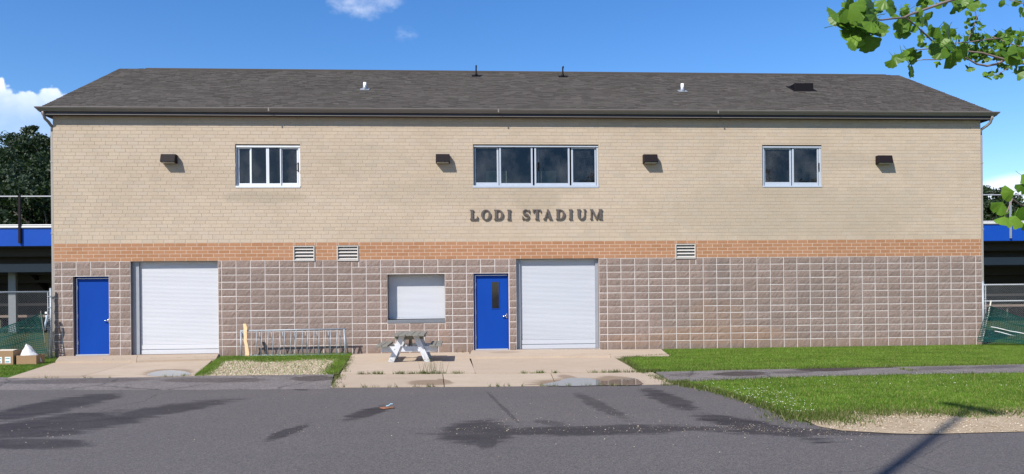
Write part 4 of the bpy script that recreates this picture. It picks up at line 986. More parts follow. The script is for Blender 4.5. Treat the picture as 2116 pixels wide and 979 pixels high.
# ------------------------------------------------------------------ bike rack and board
def bike_rack():
    L, Rr = gnd(494, 738, -.055), gnd(713, 734, -.055)
    yw0, yw1 = -.60, -.58
    bl, br = Vector((L.x, yw0, -.045)), Vector((Rr.x, yw1, -.045))
    tl, tr = Vector((fx(498, 682, -.45), -.45, fz(682.5, 498, -.45))), Vector((fx(711, 678, -.44), -.44, fz(678.5, 711, -.44)))
    root = empty('bike_rack', (bl + br) / 2, 'galvanised steel bike rack standing in the grass before the block wall', 'bike rack')
    def part(nm, pts, r, n=8): m_ = MB(); m_.smooth = True; m_.tube(pts, r, n); return m_.build(nm, STEEL, root)
    ext = (tr - tl).normalized()
    part('top_rail', [tl - ext * .02, tr + ext * .06], .022, 12)
    bk0, bk1 = bl + Vector((.06, .36, .01)), br + Vector((.02, .36, .01))
    part('bottom_rail', [bl + Vector((.0, .0, .015)), br + Vector((0, 0, .015))], .02, 10); part('bottom_rail', [bk0, bk1], .02, 10)
    part('leg', [bl, tl], .023, 12); part('leg', [br, tr], .023, 12); part('leg', [bk0, tl + ext * .03], .02, 10); part('leg', [bk1, tr], .02, 10)
    part('foot_bar', [bl + Vector((0, 0, .012)), bk0], .018); part('foot_bar', [br + Vector((0, 0, .012)), bk1], .018)
    px_ = [420, 459, 496, 588, 632, 665, 757, 795, 828, 922, 966, 998, 1090, 1128, 1166, 1258, 1297, 1333, 1425, 1463, 1500, 1592, 1632]
    for k, q in enumerate(px_):
        x = fx(470 + q / 7.05, 712, -.52); t = (x - tl.x) / (tr.x - tl.x)
        a = tl.lerp(tr, t); b = bl.lerp(br, (x - bl.x) / (br.x - bl.x)); c = bk0.lerp(bk1, (x - bk0.x) / (bk1.x - bk0.x))
        part('bar', [a, c if k % 3 == 1 else b], .0105, 6)
    return bl, br, tl, tr
bl, br, tl, tr = bike_rack()
pb = MB(); n = 9
bb = Vector((fx(511, 737, -.64), -.64, -.05)); bt = Vector((fx(505.5, 668, -.46), -.46, fz(668, 505, -.46)))
prev = None; cols = []
for i in range(n):
    t = i / (n - 1); c = bb.lerp(bt, t) + Vector((.012 * math.sin(t * 9) + .006 * math.sin(t * 23), 0, 0)); w = .047 + .006 * math.sin(t * 7 + 1) - (.012 if i == n - 1 else 0)
    cols.append((c, w))
yv = Vector((0, -.016, -.004))
for c, w in cols: pb.v += [tuple(c + Vector((-w, 0, 0)) + yv), tuple(c + Vector((w, 0, 0)) + yv), tuple(c + Vector((w, 0, 0)) - yv), tuple(c + Vector((-w, 0, 0)) - yv)]
for i in range(n - 1):
    for k in range(4): j = (k + 1) % 4; pb.face((4 * i + k, 4 * i + j, 4 * i + 4 + j, 4 * i + 4 + k))
pb.face((3, 2, 1, 0)); pb.face((4 * n - 4, 4 * n - 3, 4 * n - 2, 4 * n - 1))
tag(pb.build('wood_board', PINE, None, bevel=.004), 'raw yellowish board leaning upright against the bike rack', 'board')

# ------------------------------------------------------------------ picnic table
def picnic_table():
    gl, gr = gnd(805, 748, -.05), gnd(886, 746.5, -.05)
    cx, cy = (gl.x + gr.x) / 2 + .0, (gl.y + gr.y) / 2
    root = empty('picnic_table', (cx, cy, -.05), 'weathered picnic table with white legs and grey top on the concrete', 'picnic table')
    Z0 = -.05; top = Z0 + .70; y0 = cy - .28; y1 = cy + 1.42
    tw = .148; r = random.Random(4)
    for k in range(5):
        x = cx - .395 + k * .155 + .02; j = r.uniform(-.03, .03)
        MB().box(x, x + tw, y0 + j, y1 + j, top - .04 + r.uniform(-.004, .004), top + r.uniform(-.003, .006)).build('plank', GREYWOOD, root, bevel=.006)
    for s in (-1, 1):
        for k in range(2):
            xc = cx + s * (.585 + .15 * k * 1.0); j = r.uniform(-.04, .04)
            MB().box(xc - .07, xc + .07, y0 + .0 + j, y1 + j, Z0 + .40, Z0 + .438).build('bench_plank', GREYWOOD, root, bevel=.006)
    for yy in (cy, cy + 1.12):
        for s in (-1, 1):
            a = Vector((cx + s * .455, yy, Z0 + .002)); b = Vector((cx + s * .17, yy, top - .045)); d = (b - a).normalized(); nn = Vector((d.z, 0, -d.x)) * .068
            m_ = MB(); hy = Vector((0, .019, 0)); ww = .068 / abs(d.z)
            pts = [a - Vector((ww, 0, 0)) - hy, a + Vector((ww, 0, 0)) - hy, b + Vector((ww, 0, 0)) - hy, b - Vector((ww, 0, 0)) - hy]
            m_.prism(pts, hy * 2); m_.build('leg', WHITEWOOD, root, bevel=.004)
        yb = yy + .042
        MB().box(cx - .69, cx + .69, yb - .0185, yb + .0185, Z0 + .26, Z0 + .395).build('seat_support', WHITEWOOD, root, bevel=.004)
        MB().box(cx - .36, cx + .36, yb - .0185, yb + .0185, top - .135, top - .046).build('top_cleat', GREYWOOD, root, bevel=.004)
    for q0, q1 in (((cx, cy + .09, Z0 + .33), (cx, cy + .52, top - .06)), ((cx, cy + 1.03, Z0 + .33), (cx, cy + .6, top - .06))):
        a, b = Vector(q0), Vector(q1); d = (b - a); m_ = MB(); m_.obox((a + b) / 2, (.019, 0, 0), d / 2, Vector((0, -d.z, d.y)).normalized() * .04); m_.build('brace', GREYWOOD, root)
    for s in (-1, 1):
        for yy in (cy, cy + 1.12): m_ = MB(); m_.tube([(cx + s * .36, yy - .026, Z0 + .33), (cx + s * .36, yy - .018, Z0 + .33)], .012, 8); m_.build('bolt', STEEL, root)
picnic_table()

# ------------------------------------------------------------------ fences, nets, boxes
def chain_fence(xa, xb, y, z0, z1, endx, label, midrail=None):
    root = empty('chain_link_fence', (endx, y, z0), label, 'fence', 'chain link fences beside the building')
    def part(nm, pts, r, m=STEEL, n=10): q = MB(); q.smooth = True; q.tube(pts, r, n); return q.build(nm, m, root)
    step = 2.4 if xb < endx + 1 else -2.4
    x = endx; k = 0
    while xa - .01 <= x <= xb + .01:
        part('post', [(x, y, z0 - .1), (x, y, z1 + (.06 if k == 0 else 0))], .032 if k == 0 else .026); 
        c = MB(); c.smooth = True; c.ball((x, y, z1 + (.06 if k == 0 else .0)), .036, 8, 6, (1, 1, .7)); c.build('post_cap', STEEL, root)
        x -= step; k += 1
    part('top_rail', [(xa, y, z1 - .02), (xb, y, z1 - .02)], .022)
    if midrail: part('middle_rail', [(xa, y, midrail), (xb, y, midrail)], .02)
    sx = endx - .07 * (1 if step > 0 else -1); part('tension_bar', [(sx, y - .02, z0 + .02), (sx, y - .02, z1 - .03)], .011, STEEL, 6)
    for zz in np.linspace(z0 + .2, z1 - .15, 6): MB().box(min(sx, endx) - .01, max(sx, endx) + .01, y - .04, y + .04, zz - .012, zz + .012).build('band', STEEL, root)
    w = MB(); p = .066; H = z1 - z0; ln = xb - xa
    yf = y - .03
    for s in (-1, 1):
        a = xa - H
        while a < xb:
            p0 = [a, z0]; p1 = [a + H, z1]
            if p1[0] > xa and p0[0] < xb:
                q0, q1 = max(p0[0], xa), min(p1[0], xb); zA, zB = z0 + (q0 - a), z0 + (q1 - a)
                if s < 0: zA, zB = z0 + z1 - zA, z0 + z1 - zB
                w.tube([(q0, yf + s * .003, zA), (q1, yf + s * .003, zB)], .0016, 4, False)
            a += p
    n_ = int(ln / (p / 1)); 
    for i in range(n_): xx = xa + i * p; w.tube([(xx, yf, z1 - .01), (xx + .012, yf, z1 + .02)], .003, 3, False)
    tag(w.build('wire_mesh', WIRE, root), kind='stuff')
lp = fac(105.5, 665, -.12)
chain_fence(-5.5, lp.x, -.12, -.05, fz(600.5, 60, -.12), lp.x, 'chain link fence left of the building behind the green net')
rpz = fac(2031.5, 640, -.10)
chain_fence(rpz.x, 36, -.10, -.02, fz(585.5, 2080, -.10), rpz.x, 'chain link fence right of the building behind the green net', midrail=fz(620.5, 2080, -.10))
def net(corners, nu, nv, label, sag, yw, edge_r=.006):
    # corners: top-left, top-right, bottom-right, bottom-left
    tlc, trc, brc, blc = [Vector(c) for c in corners]
    root = empty('plastic_net', blc, label, 'net', 'green plastic nets by the fences')
    def P(u, v):
        p = (tlc.lerp(trc, u)).lerp(blc.lerp(brc, u), v)
        return p + Vector((.02 * math.sin(9 * u + 4 * v), yw * math.sin(7 * u + 2.2 * v) + yw * .6 * math.sin(3 * v + 15 * u), -sag * math.sin(math.pi * u) * (1 - v) + .012 * math.sin(13 * u + 5 * v)))
    w = MB()
    for i in range(nu + 1):
        for j in range(nv):
            a, b = P(i / nu, j / nv), P(i / nu, (j + 1) / nv); d = Vector((.0075, 0, 0))
            w.poly([a - d, b - d, b + d, a + d])
    for j in range(nv + 1):
        for i in range(nu):
            a, b = P(i / nu, j / nv), P((i + 1) / nu, j / nv); d = Vector((0, 0, .010 if j % 6 else .018))
            w.poly([a - d + Vector((0, -.001, 0)), b - d + Vector((0, -.001, 0)), b + d + Vector((0, -.001, 0)), a + d + Vector((0, -.001, 0))])
    o = w.build('mesh', NETM, root); s = o.modifiers.new('solid', 'SOLIDIFY'); s.thickness = .003
    q = MB(); q.tube([P(u / 12, 0) for u in range(13)], edge_r, 5); q.build('top_edge', NETM, root)
    return root, P
y_n = -.38
ln_, LP_ = net([fac(-110, 715, y_n), fac(84, 646, y_n), fac(98, 729, y_n - .05), fac(-110, 748, y_n - .12)], 46, 20, 'dark green plastic net sagging against the left fence above the boxes', .06, .05)
q = MB(); q.tube([fac(84, 641, y_n + .02), fac(97, 731, y_n - .03)], .014, 6); q.build('stake', GREYWOOD, ln_)
sp = fac(97, 648, -.3)
q = MB(); q.smooth = True; q.tube([fac(92, 681, -.32), fac(94, 668, -.32), fac(97, 656, -.32), fac(96, 650, -.32)], [.03, .03, .032, .03], 8); jug = q.build('cloth_strip', simple('pale_blue_rag', (.42, .50, .56), .8), None); tag(jug, 'pale strip of cloth hanging on the left chain link fence by its end post', 'cloth')
q = MB(); q.box(*[v for pair in ((fx(93, 644, -.3), fx(97.5, 644, -.3)), (-.31, -.25), (fz(647, 95, -.3), fz(643, 95, -.3))) for v in pair]); q.build('tie', PAPERW, jug)
y_r = -.40
rn_, RP_ = net([fac(2044, 631, y_r), fac(2230, 690, y_r - .2), fac(2240, 716, y_r - .4), fac(2024, 703, y_r - .05)], 44, 20, 'dark green plastic net slumped against the right fence on the grass', .05, .07)
q = MB(); q.tube([fac(2048, 620, y_r + .16), fac(2042, 650, y_r + .16), fac(2030, 704, y_r + .16)], .02, 6); q.build('stake', STAKE, rn_)
for k, (a, b_) in enumerate((((2048, 674), (2180, 702)), ((2056, 683), (2180, 712)))):
    q = MB()
    A, B = fac(*a, y_r - .11), fac(*b_, y_r - .22)
    pts = [A.lerp(B, i / 10) + Vector((0, .01 * math.sin(i * 2.2), .008 * math.sin(i * 1.7))) for i in range(11)]; q.tube(pts, .011, 5); q.build('white_band', PVC, rn_)
def carton(px0, px1, pyt, pyb, dy, label, flaps, rz=0.0, tape=True):
    a = gnd(px0, pyb, -.05); b = gnd(px1, pyb, -.05); w = (b - a).length; d = dy; h = (pyb - pyt) / FPX * (a - CAM).length
    c = (a + b) / 2 + Vector((0, d / 2, 0)); root = empty('cardboard_box', (c.x, c.y, -.045), label, 'box'); root.rotation_euler = (0, 0, rz)
    def bx(nm, x0, x1, y0, y1, z0, z1, m=CARD): q = MB(); q.box(x0, x1, y0, y1, z0, z1); o = link(nm, q.mesh(nm, m), root); return o
    t = .006
    bx('base', -w / 2, w / 2, -d / 2, d / 2, 0, t); bx('side', -w / 2, w / 2, -d / 2, -d / 2 + t, t, h); bx('side', -w / 2, w / 2, d / 2 - t, d / 2, t, h); bx('side', -w / 2, -w / 2 + t, -d / 2 + t, d / 2 - t, t, h); bx('side', w / 2 - t, w / 2, -d / 2 + t, d / 2 - t, t, h)
    if flaps:
        for s, ang in ((-1, .5), (1, .25)):
            q = MB(); y = s * d / 2
            q.prism([(-w / 2, y, h), (w / 2, y, h), (w / 2, y - s * d * .5 * math.cos(ang), h + d * .12 * math.sin(ang)), (-w / 2, y - s * d * .5 * math.cos(ang), h + d * .12 * math.sin(ang))], (0, 0, .005)); link('flap', q.mesh('flap', CARDIN), root)
    return root, w, d, h, c
bx1, w1, d1, h1, c1 = carton(-4, 25.5, 729, 753, .42, 'closed brown carton with white paper labels at the left frame edge', True)
for x, ww in ((-w1 / 2 + .0, .1), (w1 / 2 - .22, .14)):
    q = MB(); q.box(x + .02, x + .02 + ww, -d1 / 2 - .003, -d1 / 2 - .001, .04, .2); o = link('label_sheet', q.mesh('label_sheet', PAPERW), bx1)
    q = MB(); q.box(x + .035, x + ww - .01, -d1 / 2 - .0045, -d1 / 2 - .0033, .06, .09); q.box(x + .035, x + ww + .0, -d1 / 2 - .0045, -d1 / 2 - .0033, .15, .17); l2 = link('print', q.mesh('print', TEALP), o)
bx2, w2_, d2, h2, c2 = carton(36, 73, 736.5, 752, .40, 'low open brown carton with a white plastic bag in it', False)
def bag():
    m_ = MB(); m_.smooth = True; n, k = 20, 12; r = random.Random(2)
    for j in range(k + 1):
        t = j / k; z = .02 + (h2 + .26) * t
        for i in range(n):
            a = 2 * math.pi * i / n
            rad = (1 - .1 * t) if t < .3 else .97 * (1 - (t - .3) / .7) ** .8 + .02
            sx = (w2_ / 2 * .94) * rad * (1 + .16 * math.sin(3 * a + 7 * t)); sy = (d2 / 2 * .92) * rad * (1 + .16 * math.sin(5 * a + 3 * t))
            ox = -.10 * t * t; m_.v.append((c2.x + sx * math.cos(a) + ox + r.uniform(-.008, .008), c2.y + sy * math.sin(a) + r.uniform(-.008, .008), -.045 + z + .03 * max(0, t - .6) * math.sin(5 * a) + r.uniform(-.006, .006)))
    for j in range(k):
        for i in range(n): q = (i + 1) % n; m_.face((j * n + i, j * n + q, (j + 1) * n + q, (j + 1) * n + i))
    m_.face([k * n + i for i in range(n)])
    o = m_.build('plastic_bag', BAGM, None); return tag(o, 'crumpled white plastic bag stuffed in the low open carton', 'bag')
bag()

# ------------------------------------------------------------------ scrap on the road
sc_ = gnd(800, 843, -.06); root = empty('litter_scrap', (sc_.x, sc_.y, -.06), 'flattened orange scrap with a pale blue strip lying on the road', 'litter')
q = MB(); n = 14
ring = [(sc_.x + .10 * math.cos(6.283 * i / n) * (1 + .12 * math.sin(3 * i)), sc_.y + .07 * math.sin(6.283 * i / n) * (1 + .15 * math.cos(5 * i)), -.056) for i in range(n)]
q.prism(ring, (0, 0, .018)); q.build('orange_piece', simple('orange_rubber', (.24, .10, .05), .6, vary=.3, scale=30), root, bevel=.004)
q = MB(); q.tube([(sc_.x - .02, sc_.y + .05, -.03), (sc_.x + .02, sc_.y + .04, -.02), (sc_.x + .05, sc_.y + .03, .005), (sc_.x + .08, sc_.y + .03, .004)], .007, 6); q.build('blue_strip', simple('pale_blue_plastic', (.30, .50, .62), .5), root)

# ------------------------------------------------------------------ street lamp out of frame that throws the long shadow
def lamp(loc, H, head, label, name='street_lamp'):
    root = empty(name, loc, label, 'lamp post', 'tall lamp posts behind the road'); x, y, z = loc
    q = MB(); q.smooth = True; q.tube([(x, y, z), (x, y, z + H)], [.10, .055], 14); q.build('pole', PACK, root)
    q = MB(); q.tube([(x, y, z), (x, y, z + .5)], .28, 18); q.build('concrete_base', CONC, root)
    q = MB(); hv = (gnd(2072, 853) - gnd(1958, 829)) / 2; q.obox((x, y, z + H + .02), Vector((hv.x, hv.y, 0)), Vector((-hv.y, hv.x, 0)).normalized() * .11, (0, 0, .05)); q.build('lamp_head', PACK, root, bevel=.02)
tip = gnd(2005, 842, -.05); H = 14.0
lamp((tip.x + LX / LZ * (H + .05) , tip.y + LY / LZ * (H + .05), -.06), H, None, 'tall dark lamp post standing behind the viewer, its shadow crossing the road')

lamp((31.6, -27.4, -.06), 9.6, None, 'lower dark lamp post across the road, mirrored in the right-hand window')

# ------------------------------------------------------------------ grandstand behind
def grandstand():
    Y = 14.0; root = empty('grandstand', (13, Y, 0), 'blue-backed bleacher grandstand behind the building, its underside in shade', 'grandstand')
    zb, zt = fz(507, 50, Y), fz(472.5, 50, Y); xa, xb = -14, 44
    MB().box(xa, xb, Y, Y + .06, zb, zt).build('blue_panel', BLUEP, root)
    for z, r in ((zt + .05, .05), (zt + .14, .03)): MB().tube([(xa, Y - .02, z), (xb, Y - .02, z)], r, 8).build('rail', simple('white_rail', (.6, .6, .58), .5), root)
    zr = fz(407, 50, Y); q = MB(); q.tube([(xa, Y - .05, zr), (xb, Y - .05, zr)], .03, 8); q.build('rail', simple('grey_rail', (.35, .36, .38), .5), root)
    x39 = fx(39.5, 450, Y - .1); x = x39 - 12.0
    while x < xb:
        if x < 1 or x > 27: MB().box(x - .05, x + .05, Y - .1, Y - .03, zb + .12, zr + .05).build('post', PACK, root)
        x += 3.0 * 1.0
    xq = fx(2089, 450, Y - .1); MB().box(xq - .04, xq + .04, Y - .1, Y - .03, zb + .12, zr + .05).build('post', FLASH, root)
    # rows stepping down towards the field, closed underneath
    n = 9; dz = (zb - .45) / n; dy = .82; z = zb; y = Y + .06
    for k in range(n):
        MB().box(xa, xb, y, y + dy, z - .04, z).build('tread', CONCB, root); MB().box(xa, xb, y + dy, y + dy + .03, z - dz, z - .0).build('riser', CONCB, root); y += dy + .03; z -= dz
    zbeam0, zbeam1 = fz(561, 50, Y + 1.0), fz(544, 50, Y + 1.0)
    MB().box(xa, xb, Y + 1.0, Y + 1.12, zbeam0, zbeam1).build('beam', simple('galvanised_beam', (.10, .115, .125), .6), root)
    colm = simple('grey_column', (.20, .215, .225), .6)
    for k in range(-2, 9):
        x = fx(27, 600, Y + 1.9) + 5.6 * k
        MB().box(x - .17, x + .17, Y + 1.8, Y + 1.97, 0, zbeam0 + .3 if k else zbeam1).build('column', colm, root)
        q = MB(); a, b = Vector((x + .3, Y + 1.9, zbeam1 + .3)), Vector((x + .3, Y + 6.5, .9)); q.obox((a + b) / 2, (.08, 0, 0), (b - a) / 2, Vector((0, .28, 1)).normalized() * .13); q.build('raker', PACK, root)
    for zz, yy in ((fz(628, 60, Y + 2.5), Y + 2.5), (fz(652, 60, Y + 2.5), Y + 2.5)): MB().box(xa, xb, yy, yy + .05, zz - .06, zz + .06).build('brace_plank', simple('brown_plank', (.20, .15, .12), .8), root)
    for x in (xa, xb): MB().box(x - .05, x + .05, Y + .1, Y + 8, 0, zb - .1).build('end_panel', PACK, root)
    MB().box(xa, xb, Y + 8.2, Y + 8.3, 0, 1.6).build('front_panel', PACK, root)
grandstand()

# ------------------------------------------------------------------ wooded hill
def hill_z(x, y):
    return 24 * (1 - math.exp(-max(0, y - 62) / 55.0))
hm = MB(); NX, NY = 40, 18
for j in range(NY + 1):
    for i in range(NX + 1):
        x = -260 + 560 * i / NX; y = 60 + 260 * j / NY; hm.v.append((x, y, hill_z(x, y) - .2 + (0 if j else -.3)))
for j in range(NY):
    for i in range(NX): a = j * (NX + 1) + i; hm.face((a, a + 1, a + NX + 2, a + NX + 1))
hm.build('hill', TERRAIN, kind='structure')
def tree(px, pyt, dd, rad, asp, label, seed, n=5200, airy=0.0, leaf=.20, at=None):
    r = np.random.default_rng(seed)
    if at: x, y, zt = at; zg = -.2
    else: p = dist(px, pyt, dd); x, y = p.x, p.y; zg = hill_z(x, y) - .4; zt = p.z
    root = empty('tree', (x, y, zg), label, 'tree', 'trees across the road' if at else 'trees on the wooded hill')
    rz = rad * asp; cz = zt - rz * 1.02
    q = MB(); q.smooth = True; h = max(1.0, cz - zg); q.tube([(x, y, zg), (x + .1, y, zg + h * .6), (x + .2, y, cz + rz * .4)], [.38, .28, .08], 8)
    for k in range(6):
        a = k * 1.05 + seed; q.tube([(x, y, zg + h * .6 + k * .2), (x + math.cos(a) * rad * .4, y + math.sin(a) * rad * .4, cz), (x + math.cos(a) * rad * .75, y + math.sin(a) * rad * .75, cz + rz * .3)], [.16, .1, .03], 5)
    q.build('trunk', BARK, root)
    nc = 42; C = r.normal(0, 1, (nc, 3)); C /= np.linalg.norm(C, axis=1)[:, None]; C *= (r.uniform(.35, 1.0, (nc, 1)) ** .5); C *= [rad, rad, rz]
    cr_ = rad * r.uniform(.16, .36, nc)
    k = r.integers(0, nc, n); D = r.normal(0, 1, (n, 3)); D /= np.linalg.norm(D, axis=1)[:, None]
    P = C[k] + D * (cr_[k] * r.uniform(.35, 1.1, n))[:, None] * [1, 1, .75] + [x, y, cz]
    A = D + r.normal(0, .7, (n, 3)); A /= np.linalg.norm(A, axis=1)[:, None]
    T = np.cross(A, r.normal(0, 1, (n, 3))); T /= np.linalg.norm(T, axis=1)[:, None]; B = np.cross(A, T)
    s = (leaf * r.uniform(.6, 1.4, n))[:, None]
    V = np.stack([P - T * s, P + B * s * .6, P + T * s, P - B * s * .6], 1).reshape(-1, 3)
    link('crown', npmesh('crown', V, np.arange(4 * n).reshape(-1, 4), LEAF_FAR, Vector((x, y, zg))), root)
HL = [(18, 256, 118, 4.2, 1.2, 'broad dark tree at the left frame edge on the skyline of the hill'), (52, 262, 128, 3.6, 1.2, 'rounded tree on the hill skyline left of the gap'), (96, 256, 112, 3.2, 1.3, 'airy light-crowned tree on the skyline nearest the left downspout'), (72, 284, 104, 4.4, 1.0, 'dark tree filling the dip in the left skyline'),
      (-8, 300, 96, 5.0, 1.0, 'large dark tree low at the left frame edge'), (30, 312, 92, 4.6, 1.0, 'dense dark tree in the middle of the left wood'), (86, 322, 88, 4.8, 1.0, 'dense dark tree beside the brick corner below the airy one'),
      (10, 360, 80, 4.6, .95, 'lower dark green tree above the left grandstand rail'), (58, 372, 76, 4.2, .95, 'bushy green tree just behind the left grandstand post'), (104, 380, 74, 4.2, .95, 'bushy green tree against the left brick corner above the rail'), (-60, 290, 110, 5, 1.1, 'tall tree outside the left edge of the wood'), (-40, 380, 78, 4.6, 1, 'low bushy tree outside the left frame edge')]
for k, a in enumerate(HL): tree(*a[:5], a[5], 40 + k)
HR = [(2046, 384, 118, 3.6, 1.0, 'rounded green tree just right of the brick corner'), (2085, 396, 124, 3.6, 1.0, 'lower tree on the right skyline behind the ginkgo leaves'), (2020, 398, 100, 3.6, 1.0, 'tree half hidden behind the right brick corner'), (2062, 414, 98, 3.8, .9, 'dense tree above the right grandstand rail'), (2112, 418, 104, 3.8, .9, 'tree at the right frame edge above the grandstand'), (2150, 405, 120, 4.2, 1, 'tree outside the right frame edge'), (2090, 440, 90, 3.4, .8, 'low bush just above the right blue panel')]
for k, a in enumerate(HR): tree(*a[:5], a[5], 70 + k)

# ------------------------------------------------------------------ ginkgo in the foreground
for k, (x, y, h, r0) in enumerate(((-16, -70, 15.0, 4.5), (0, -82, 18, 5), (9, -74, 14.5, 4.0), (30, -78, 16.5, 4.6), (44, -72, 15.0, 4.5), (60, -80, 17, 5))):
    root = tree(None, None, None, r0, 1.0, 'leafy tree across the road behind the viewer, ' + ('tallest of the row on the far left', 'second of the row, set back', 'low one beside the second', 'spreading one near the middle', 'narrow one right of the middle', 'last of the row on the right')[k], 90 + k, at=(x, y, h))
def ginkgo():
    def gd(d): return d if d < 3.6 else 3.6 + (d - 3.6) * .36
    base = Vector((CX + 5.6, -CD + 5.4, -.06))
    root = empty('ginkgo_tree', base, 'ginkgo tree at the right edge, its leafy branches hanging into view', 'tree')
    q = MB(); q.smooth = True; q.tube([base, base + Vector((.03, 0, 1.5)), base + Vector((.08, .02, 3.2)), base + Vector((.05, 0, 5.2))], [.13, .10, .08, .04], 12); q.build('trunk', BARK, root)
    limbs = []
    def br(pts, r0, r1):
        P = [dist(p[0], p[1], gd(p[2])) if len(p) == 3 else Vector(p[:3]) for p in pts]; n = len(P)
        if len(pts[0]) == 4:      # a limb from the trunk: let it sag and carry leaves before it comes into view
            a, b = P[0], P[1]; seg = [a.lerp(b, k / 7) + Vector((0, 0, .22 * math.sin(math.pi * k / 7))) + Vector((random.uniform(-.03, .03), random.uniform(-.03, .03), random.uniform(-.03, .03))) * (0 < k < 7) for k in range(8)]
            P = seg + P[2:]; n = len(P); limbs.append(seg[1:7])
        m_ = MB(); m_.smooth = True; m_.tube(P, [.6 * (r0 + (r1 - r0) * i / (n - 1)) for i in range(n)], 7); m_.build('branch', TWIG, root); return P
    t1 = tuple(base + Vector((.07, 0, 3.0))) + (0,); t2 = tuple(base + Vector((.05, 0, 2.4))) + (0,); t3 = tuple(base + Vector((0.02, 0, 1.35))) + (0,)
    B1 = br([t1, (2150, -120, 4.6), (2020, -25, 4.0), (1970, 0, 3.8), (1945, 8, 3.7), (1912, 20, 3.6), (1880, 31, 3.45), (1868, 37, 3.4), (1846, 39, 3.2), (1822, 42, 3.0), (1790, 40, 2.9)], .022, .004)
    B2 = br([t2, (2150, 138, 5.6), (2116, 132, 5.6), (2088, 127, 5.6), (2060, 119, 5.5), (2030, 110, 5.5), (1990, 106, 5.4), (1950, 101, 5.3), (1922, 101, 5.2), (1895, 104, 5.0), (1866, 118, 4.6)], .02, .003)
    B3 = br([(2116, 120, 5.7), (2082, 122, 5.7), (2060, 133, 5.6), (2040, 137, 5.6), (2018, 133, 5.5), (2000, 122, 5.5), (1972, 108, 5.4)], .013, .006)
    br([(1870, 36, 3.4), (1890, 52, 3.7), (1908, 68, 4.2), (1925, 84, 4.8), (1950, 98, 5.3)], .005, .008)
    br([(1980, 106, 5.4), (1945, 124, 5.2), (1908, 124, 5.0), (1895, 126, 5.0)], .006, .003); br([(2000, 85, 5.5), (2010, 62, 5.5), (2018, 38, 5.5), (2012, 12, 5.4), (2010, -10, 5.4)], .005, .004)
    br([(2098, 126, 5.6), (2085, 140, 5.6), (2066, 152, 5.6), (2050, 158, 5.6)], .005, .002); br([(2070, 80, 5.6), (2040, 82, 5.5), (2000, 88, 5.5), (1970, 90, 5.4)], .006, .004); br([t2, (2160, 96, 5.6), (2110, 98, 5.6), (2080, 88, 5.6), (2050, 76, 5.6)], .014, .004)
    B9 = br([t3, (2200, 440, 3.4), (2140, 428, 2.9), (2110, 425, 2.8), (2092, 412, 2.75), (2080, 440, 2.7)], .012, .003); br([t2, (2180, -20, 5.0), (2120, 10, 5.2), (2085, 0, 5.2)], .012, .003)
    # leaf shapes: notched fans on a stalk
    ms = []
    for v in range(5):
        r = random.Random(v + 30); m_ = MB(); m_.smooth = True; n = 14; spread = math.radians(r.uniform(50, 68)); ph = r.uniform(0, 6); m_.v.append((0, 0, 0)); cup = r.uniform(-.25, .35)
        for i in range(n + 1):
            a = -spread + 2 * spread * i / n; rad = 1.0 - (.2 if i == n // 2 and v in (0, 3) else 0) + .035 * math.sin(i * 1.9 + ph) - .13 * (abs(i / n - .5) * 2) ** 3
            m_.v.append((math.sin(a) * rad * .62, cup * (abs(a) ** 1.5) * .32 + r.uniform(-.02, .03), -math.cos(a) * rad * .62 - .0)); 
        for i in range(n + 1):
            x, y, z = m_.v[1 + i]; m_.v.append((x * .55, y * .45 - .02, z * .55))
        o_ = 1 + n + 1
        for i in range(n): m_.face((0, o_ + i + 1, o_ + i)); m_.face((o_ + i, o_ + i + 1, i + 2, i + 1))
        m_.tube([(0, 0, 0), (.02, .03, .18), (.05, .02, .38)], .014, 4); ms.append(m_.mesh('leaf', GINKGO))
    r = random.Random(17)
    def leaf(px, py, s, d, hang=65, tilt=50):
        d = gd(d); p = dist(px, py, d); sz = s / FPX * d
        face = math.radians(r.uniform(-tilt, tilt)); roll = math.radians(r.gauss(0, hang)); pitch = math.radians(r.uniform(-45, 30))
        Rm = Matrix.Rotation(-YAW, 3, 'Z') @ Matrix.Rotation(roll, 3, 'Y') @ Matrix.Rotation(face, 3, 'Z') @ Matrix.Rotation(pitch, 3, 'X')
        specs.append((s, r.choice(ms), Matrix.Translation(p - base) @ Rm.to_4x4() @ Matrix.Scale(sz, 4)))
    specs = []
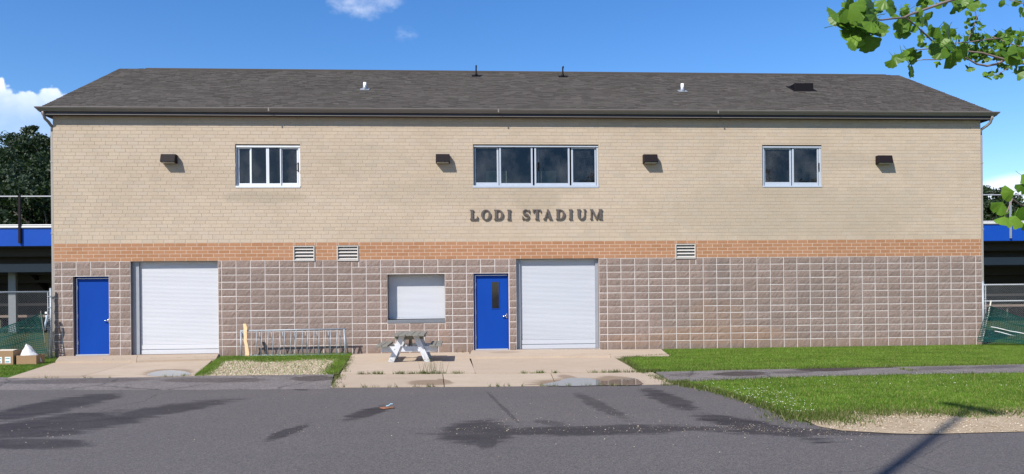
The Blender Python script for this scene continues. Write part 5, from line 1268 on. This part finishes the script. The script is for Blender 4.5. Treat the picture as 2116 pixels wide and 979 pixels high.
    C = [(1770, 30, 44, 26, 17, 50, 2.9), (1775, 72, 26, 14, 5, 48, 2.85), (1812, 58, 22, 16, 4, 42, 2.95), (1800, 10, 30, 14, 5, 46, 2.9), (1862, 50, 16, 12, 4, 34, 3.5), (1848, 28, 16, 14, 4, 22, 3.6), (1912, 34, 14, 8, 3, 28, 3.8), (1886, 28, 14, 10, 3, 24, 3.6),
         (1952, 52, 12, 10, 2, 40, 3.9), (1955, 76, 20, 16, 7, 26, 4.8), (1930, 80, 32, 20, 22, 17, 5.6), (1843, 120, 8, 8, 2, 30, 4.6), (1876, 110, 20, 10, 5, 32, 4.5), (1880, 132, 3, 3, 1, 46, 4.2), (1958, 104, 18, 14, 4, 44, 4.2), (1990, 92, 48, 22, 44, 17, 5.8), (2040, 92, 40, 26, 42, 18, 5.8), (2090, 92, 30, 32, 34, 20, 5.8), (2098, 108, 16, 12, 4, 38, 4.6),
         (2012, 36, 18, 30, 13, 16, 5.6), (1990, 8, 26, 10, 6, 26, 5.0), (1908, 4, 15, 8, 4, 26, 4.0), (1955, 2, 25, 6, 4, 30, 4.0), (2085, 2, 20, 8, 4, 18, 5.4), (2113, 18, 6, 18, 4, 20, 5.4), (2058, 154, 16, 8, 5, 17, 5.8), (2103, 150, 8, 4, 2, 24, 5.8), (2002, 138, 3, 4, 1, 20, 5.6), (1940, 130, 4, 4, 1, 17, 5.4), (2020, 115, 40, 10, 8, 18, 5.8), (2075, 135, 30, 8, 7, 18, 5.8), (1870, 12, 8, 5, 2, 18, 4)]
    for cx, cy, sx, sy, n, s, d in C:
        for _ in range(round(n * 1.55)): leaf(cx + r.uniform(-sx, sx), cy + r.uniform(-sy, sy), s * r.uniform(.8, 1.2), d * r.uniform(.96, 1.05))
    for px, py, s, d in ((2072, 418, 46, 2.75), (2096, 396, 40, 2.75), (2076, 448, 40, 2.7), (2098, 446, 46, 2.72), (2112, 428, 50, 2.75), (2110, 362, 34, 2.8), (2118, 380, 36, 2.8), (2120, 452, 44, 2.8)): leaf(px, py, s, d, 35, 40)
    specs.sort(key=lambda q: -q[0])
    for _, me, mt in specs[:300]: o = link('leaf', me, root); o.matrix_local = mt
    if specs[300:]:
        V, F, k = [], [], 0
        for _, me, mt in specs[300:]:
            for v in me.vertices: V.append(tuple(mt @ v.co))
            for f in me.polygons: F.append([k + i for i in f.vertices])
            k += len(me.vertices)
        me = bpy.data.meshes.new('leaf_remainder'); me.from_pydata(V, [], F); me.materials.append(GINKGO); me.update(); tag(link('leaf_remainder', me, root), kind='stuff')
    # the rest of the crown, outside the frame
    n = 1500; rg = np.random.default_rng(8); P = rg.normal(0, 1, (n, 3)); P /= np.linalg.norm(P, axis=1)[:, None]; P = P * (rg.uniform(.3, 1, (n, 1)) ** .5) * [1.5, 1.5, 1.5] + np.array(base) + [1.2, .0, 4.6]
    L = np.array([p for sg in limbs for p in sg]); Q = L[rg.integers(0, len(L), 700)] + rg.normal(0, .10, (700, 3)) * [1, 1, .8]
    fw = np.array(FW); rt = np.array(R0); d_ = Q - np.array(CAM); px_ = 1058 + FPX * (d_ @ rt) / np.maximum(.1, d_ @ fw); P = np.vstack([P, Q[px_ > 2190]]); n = len(P)
    A = rg.normal(0, 1, (n, 3)); A /= np.linalg.norm(A, axis=1)[:, None]; T = np.cross(A, rg.normal(0, 1, (n, 3))); T /= np.linalg.norm(T, axis=1)[:, None]; B = np.cross(A, T); s = .045
    V = np.stack([P, P + T * s + B * s * .8, P + B * s * .9, P - T * s + B * s * .8], 1).reshape(-1, 3)
    tag(link('crown_leaves', npmesh('crown_leaves', V, np.arange(4 * n).reshape(-1, 4), GINKGO, base), root), kind='stuff')
ginkgo()
bpy.context.view_layer.update()
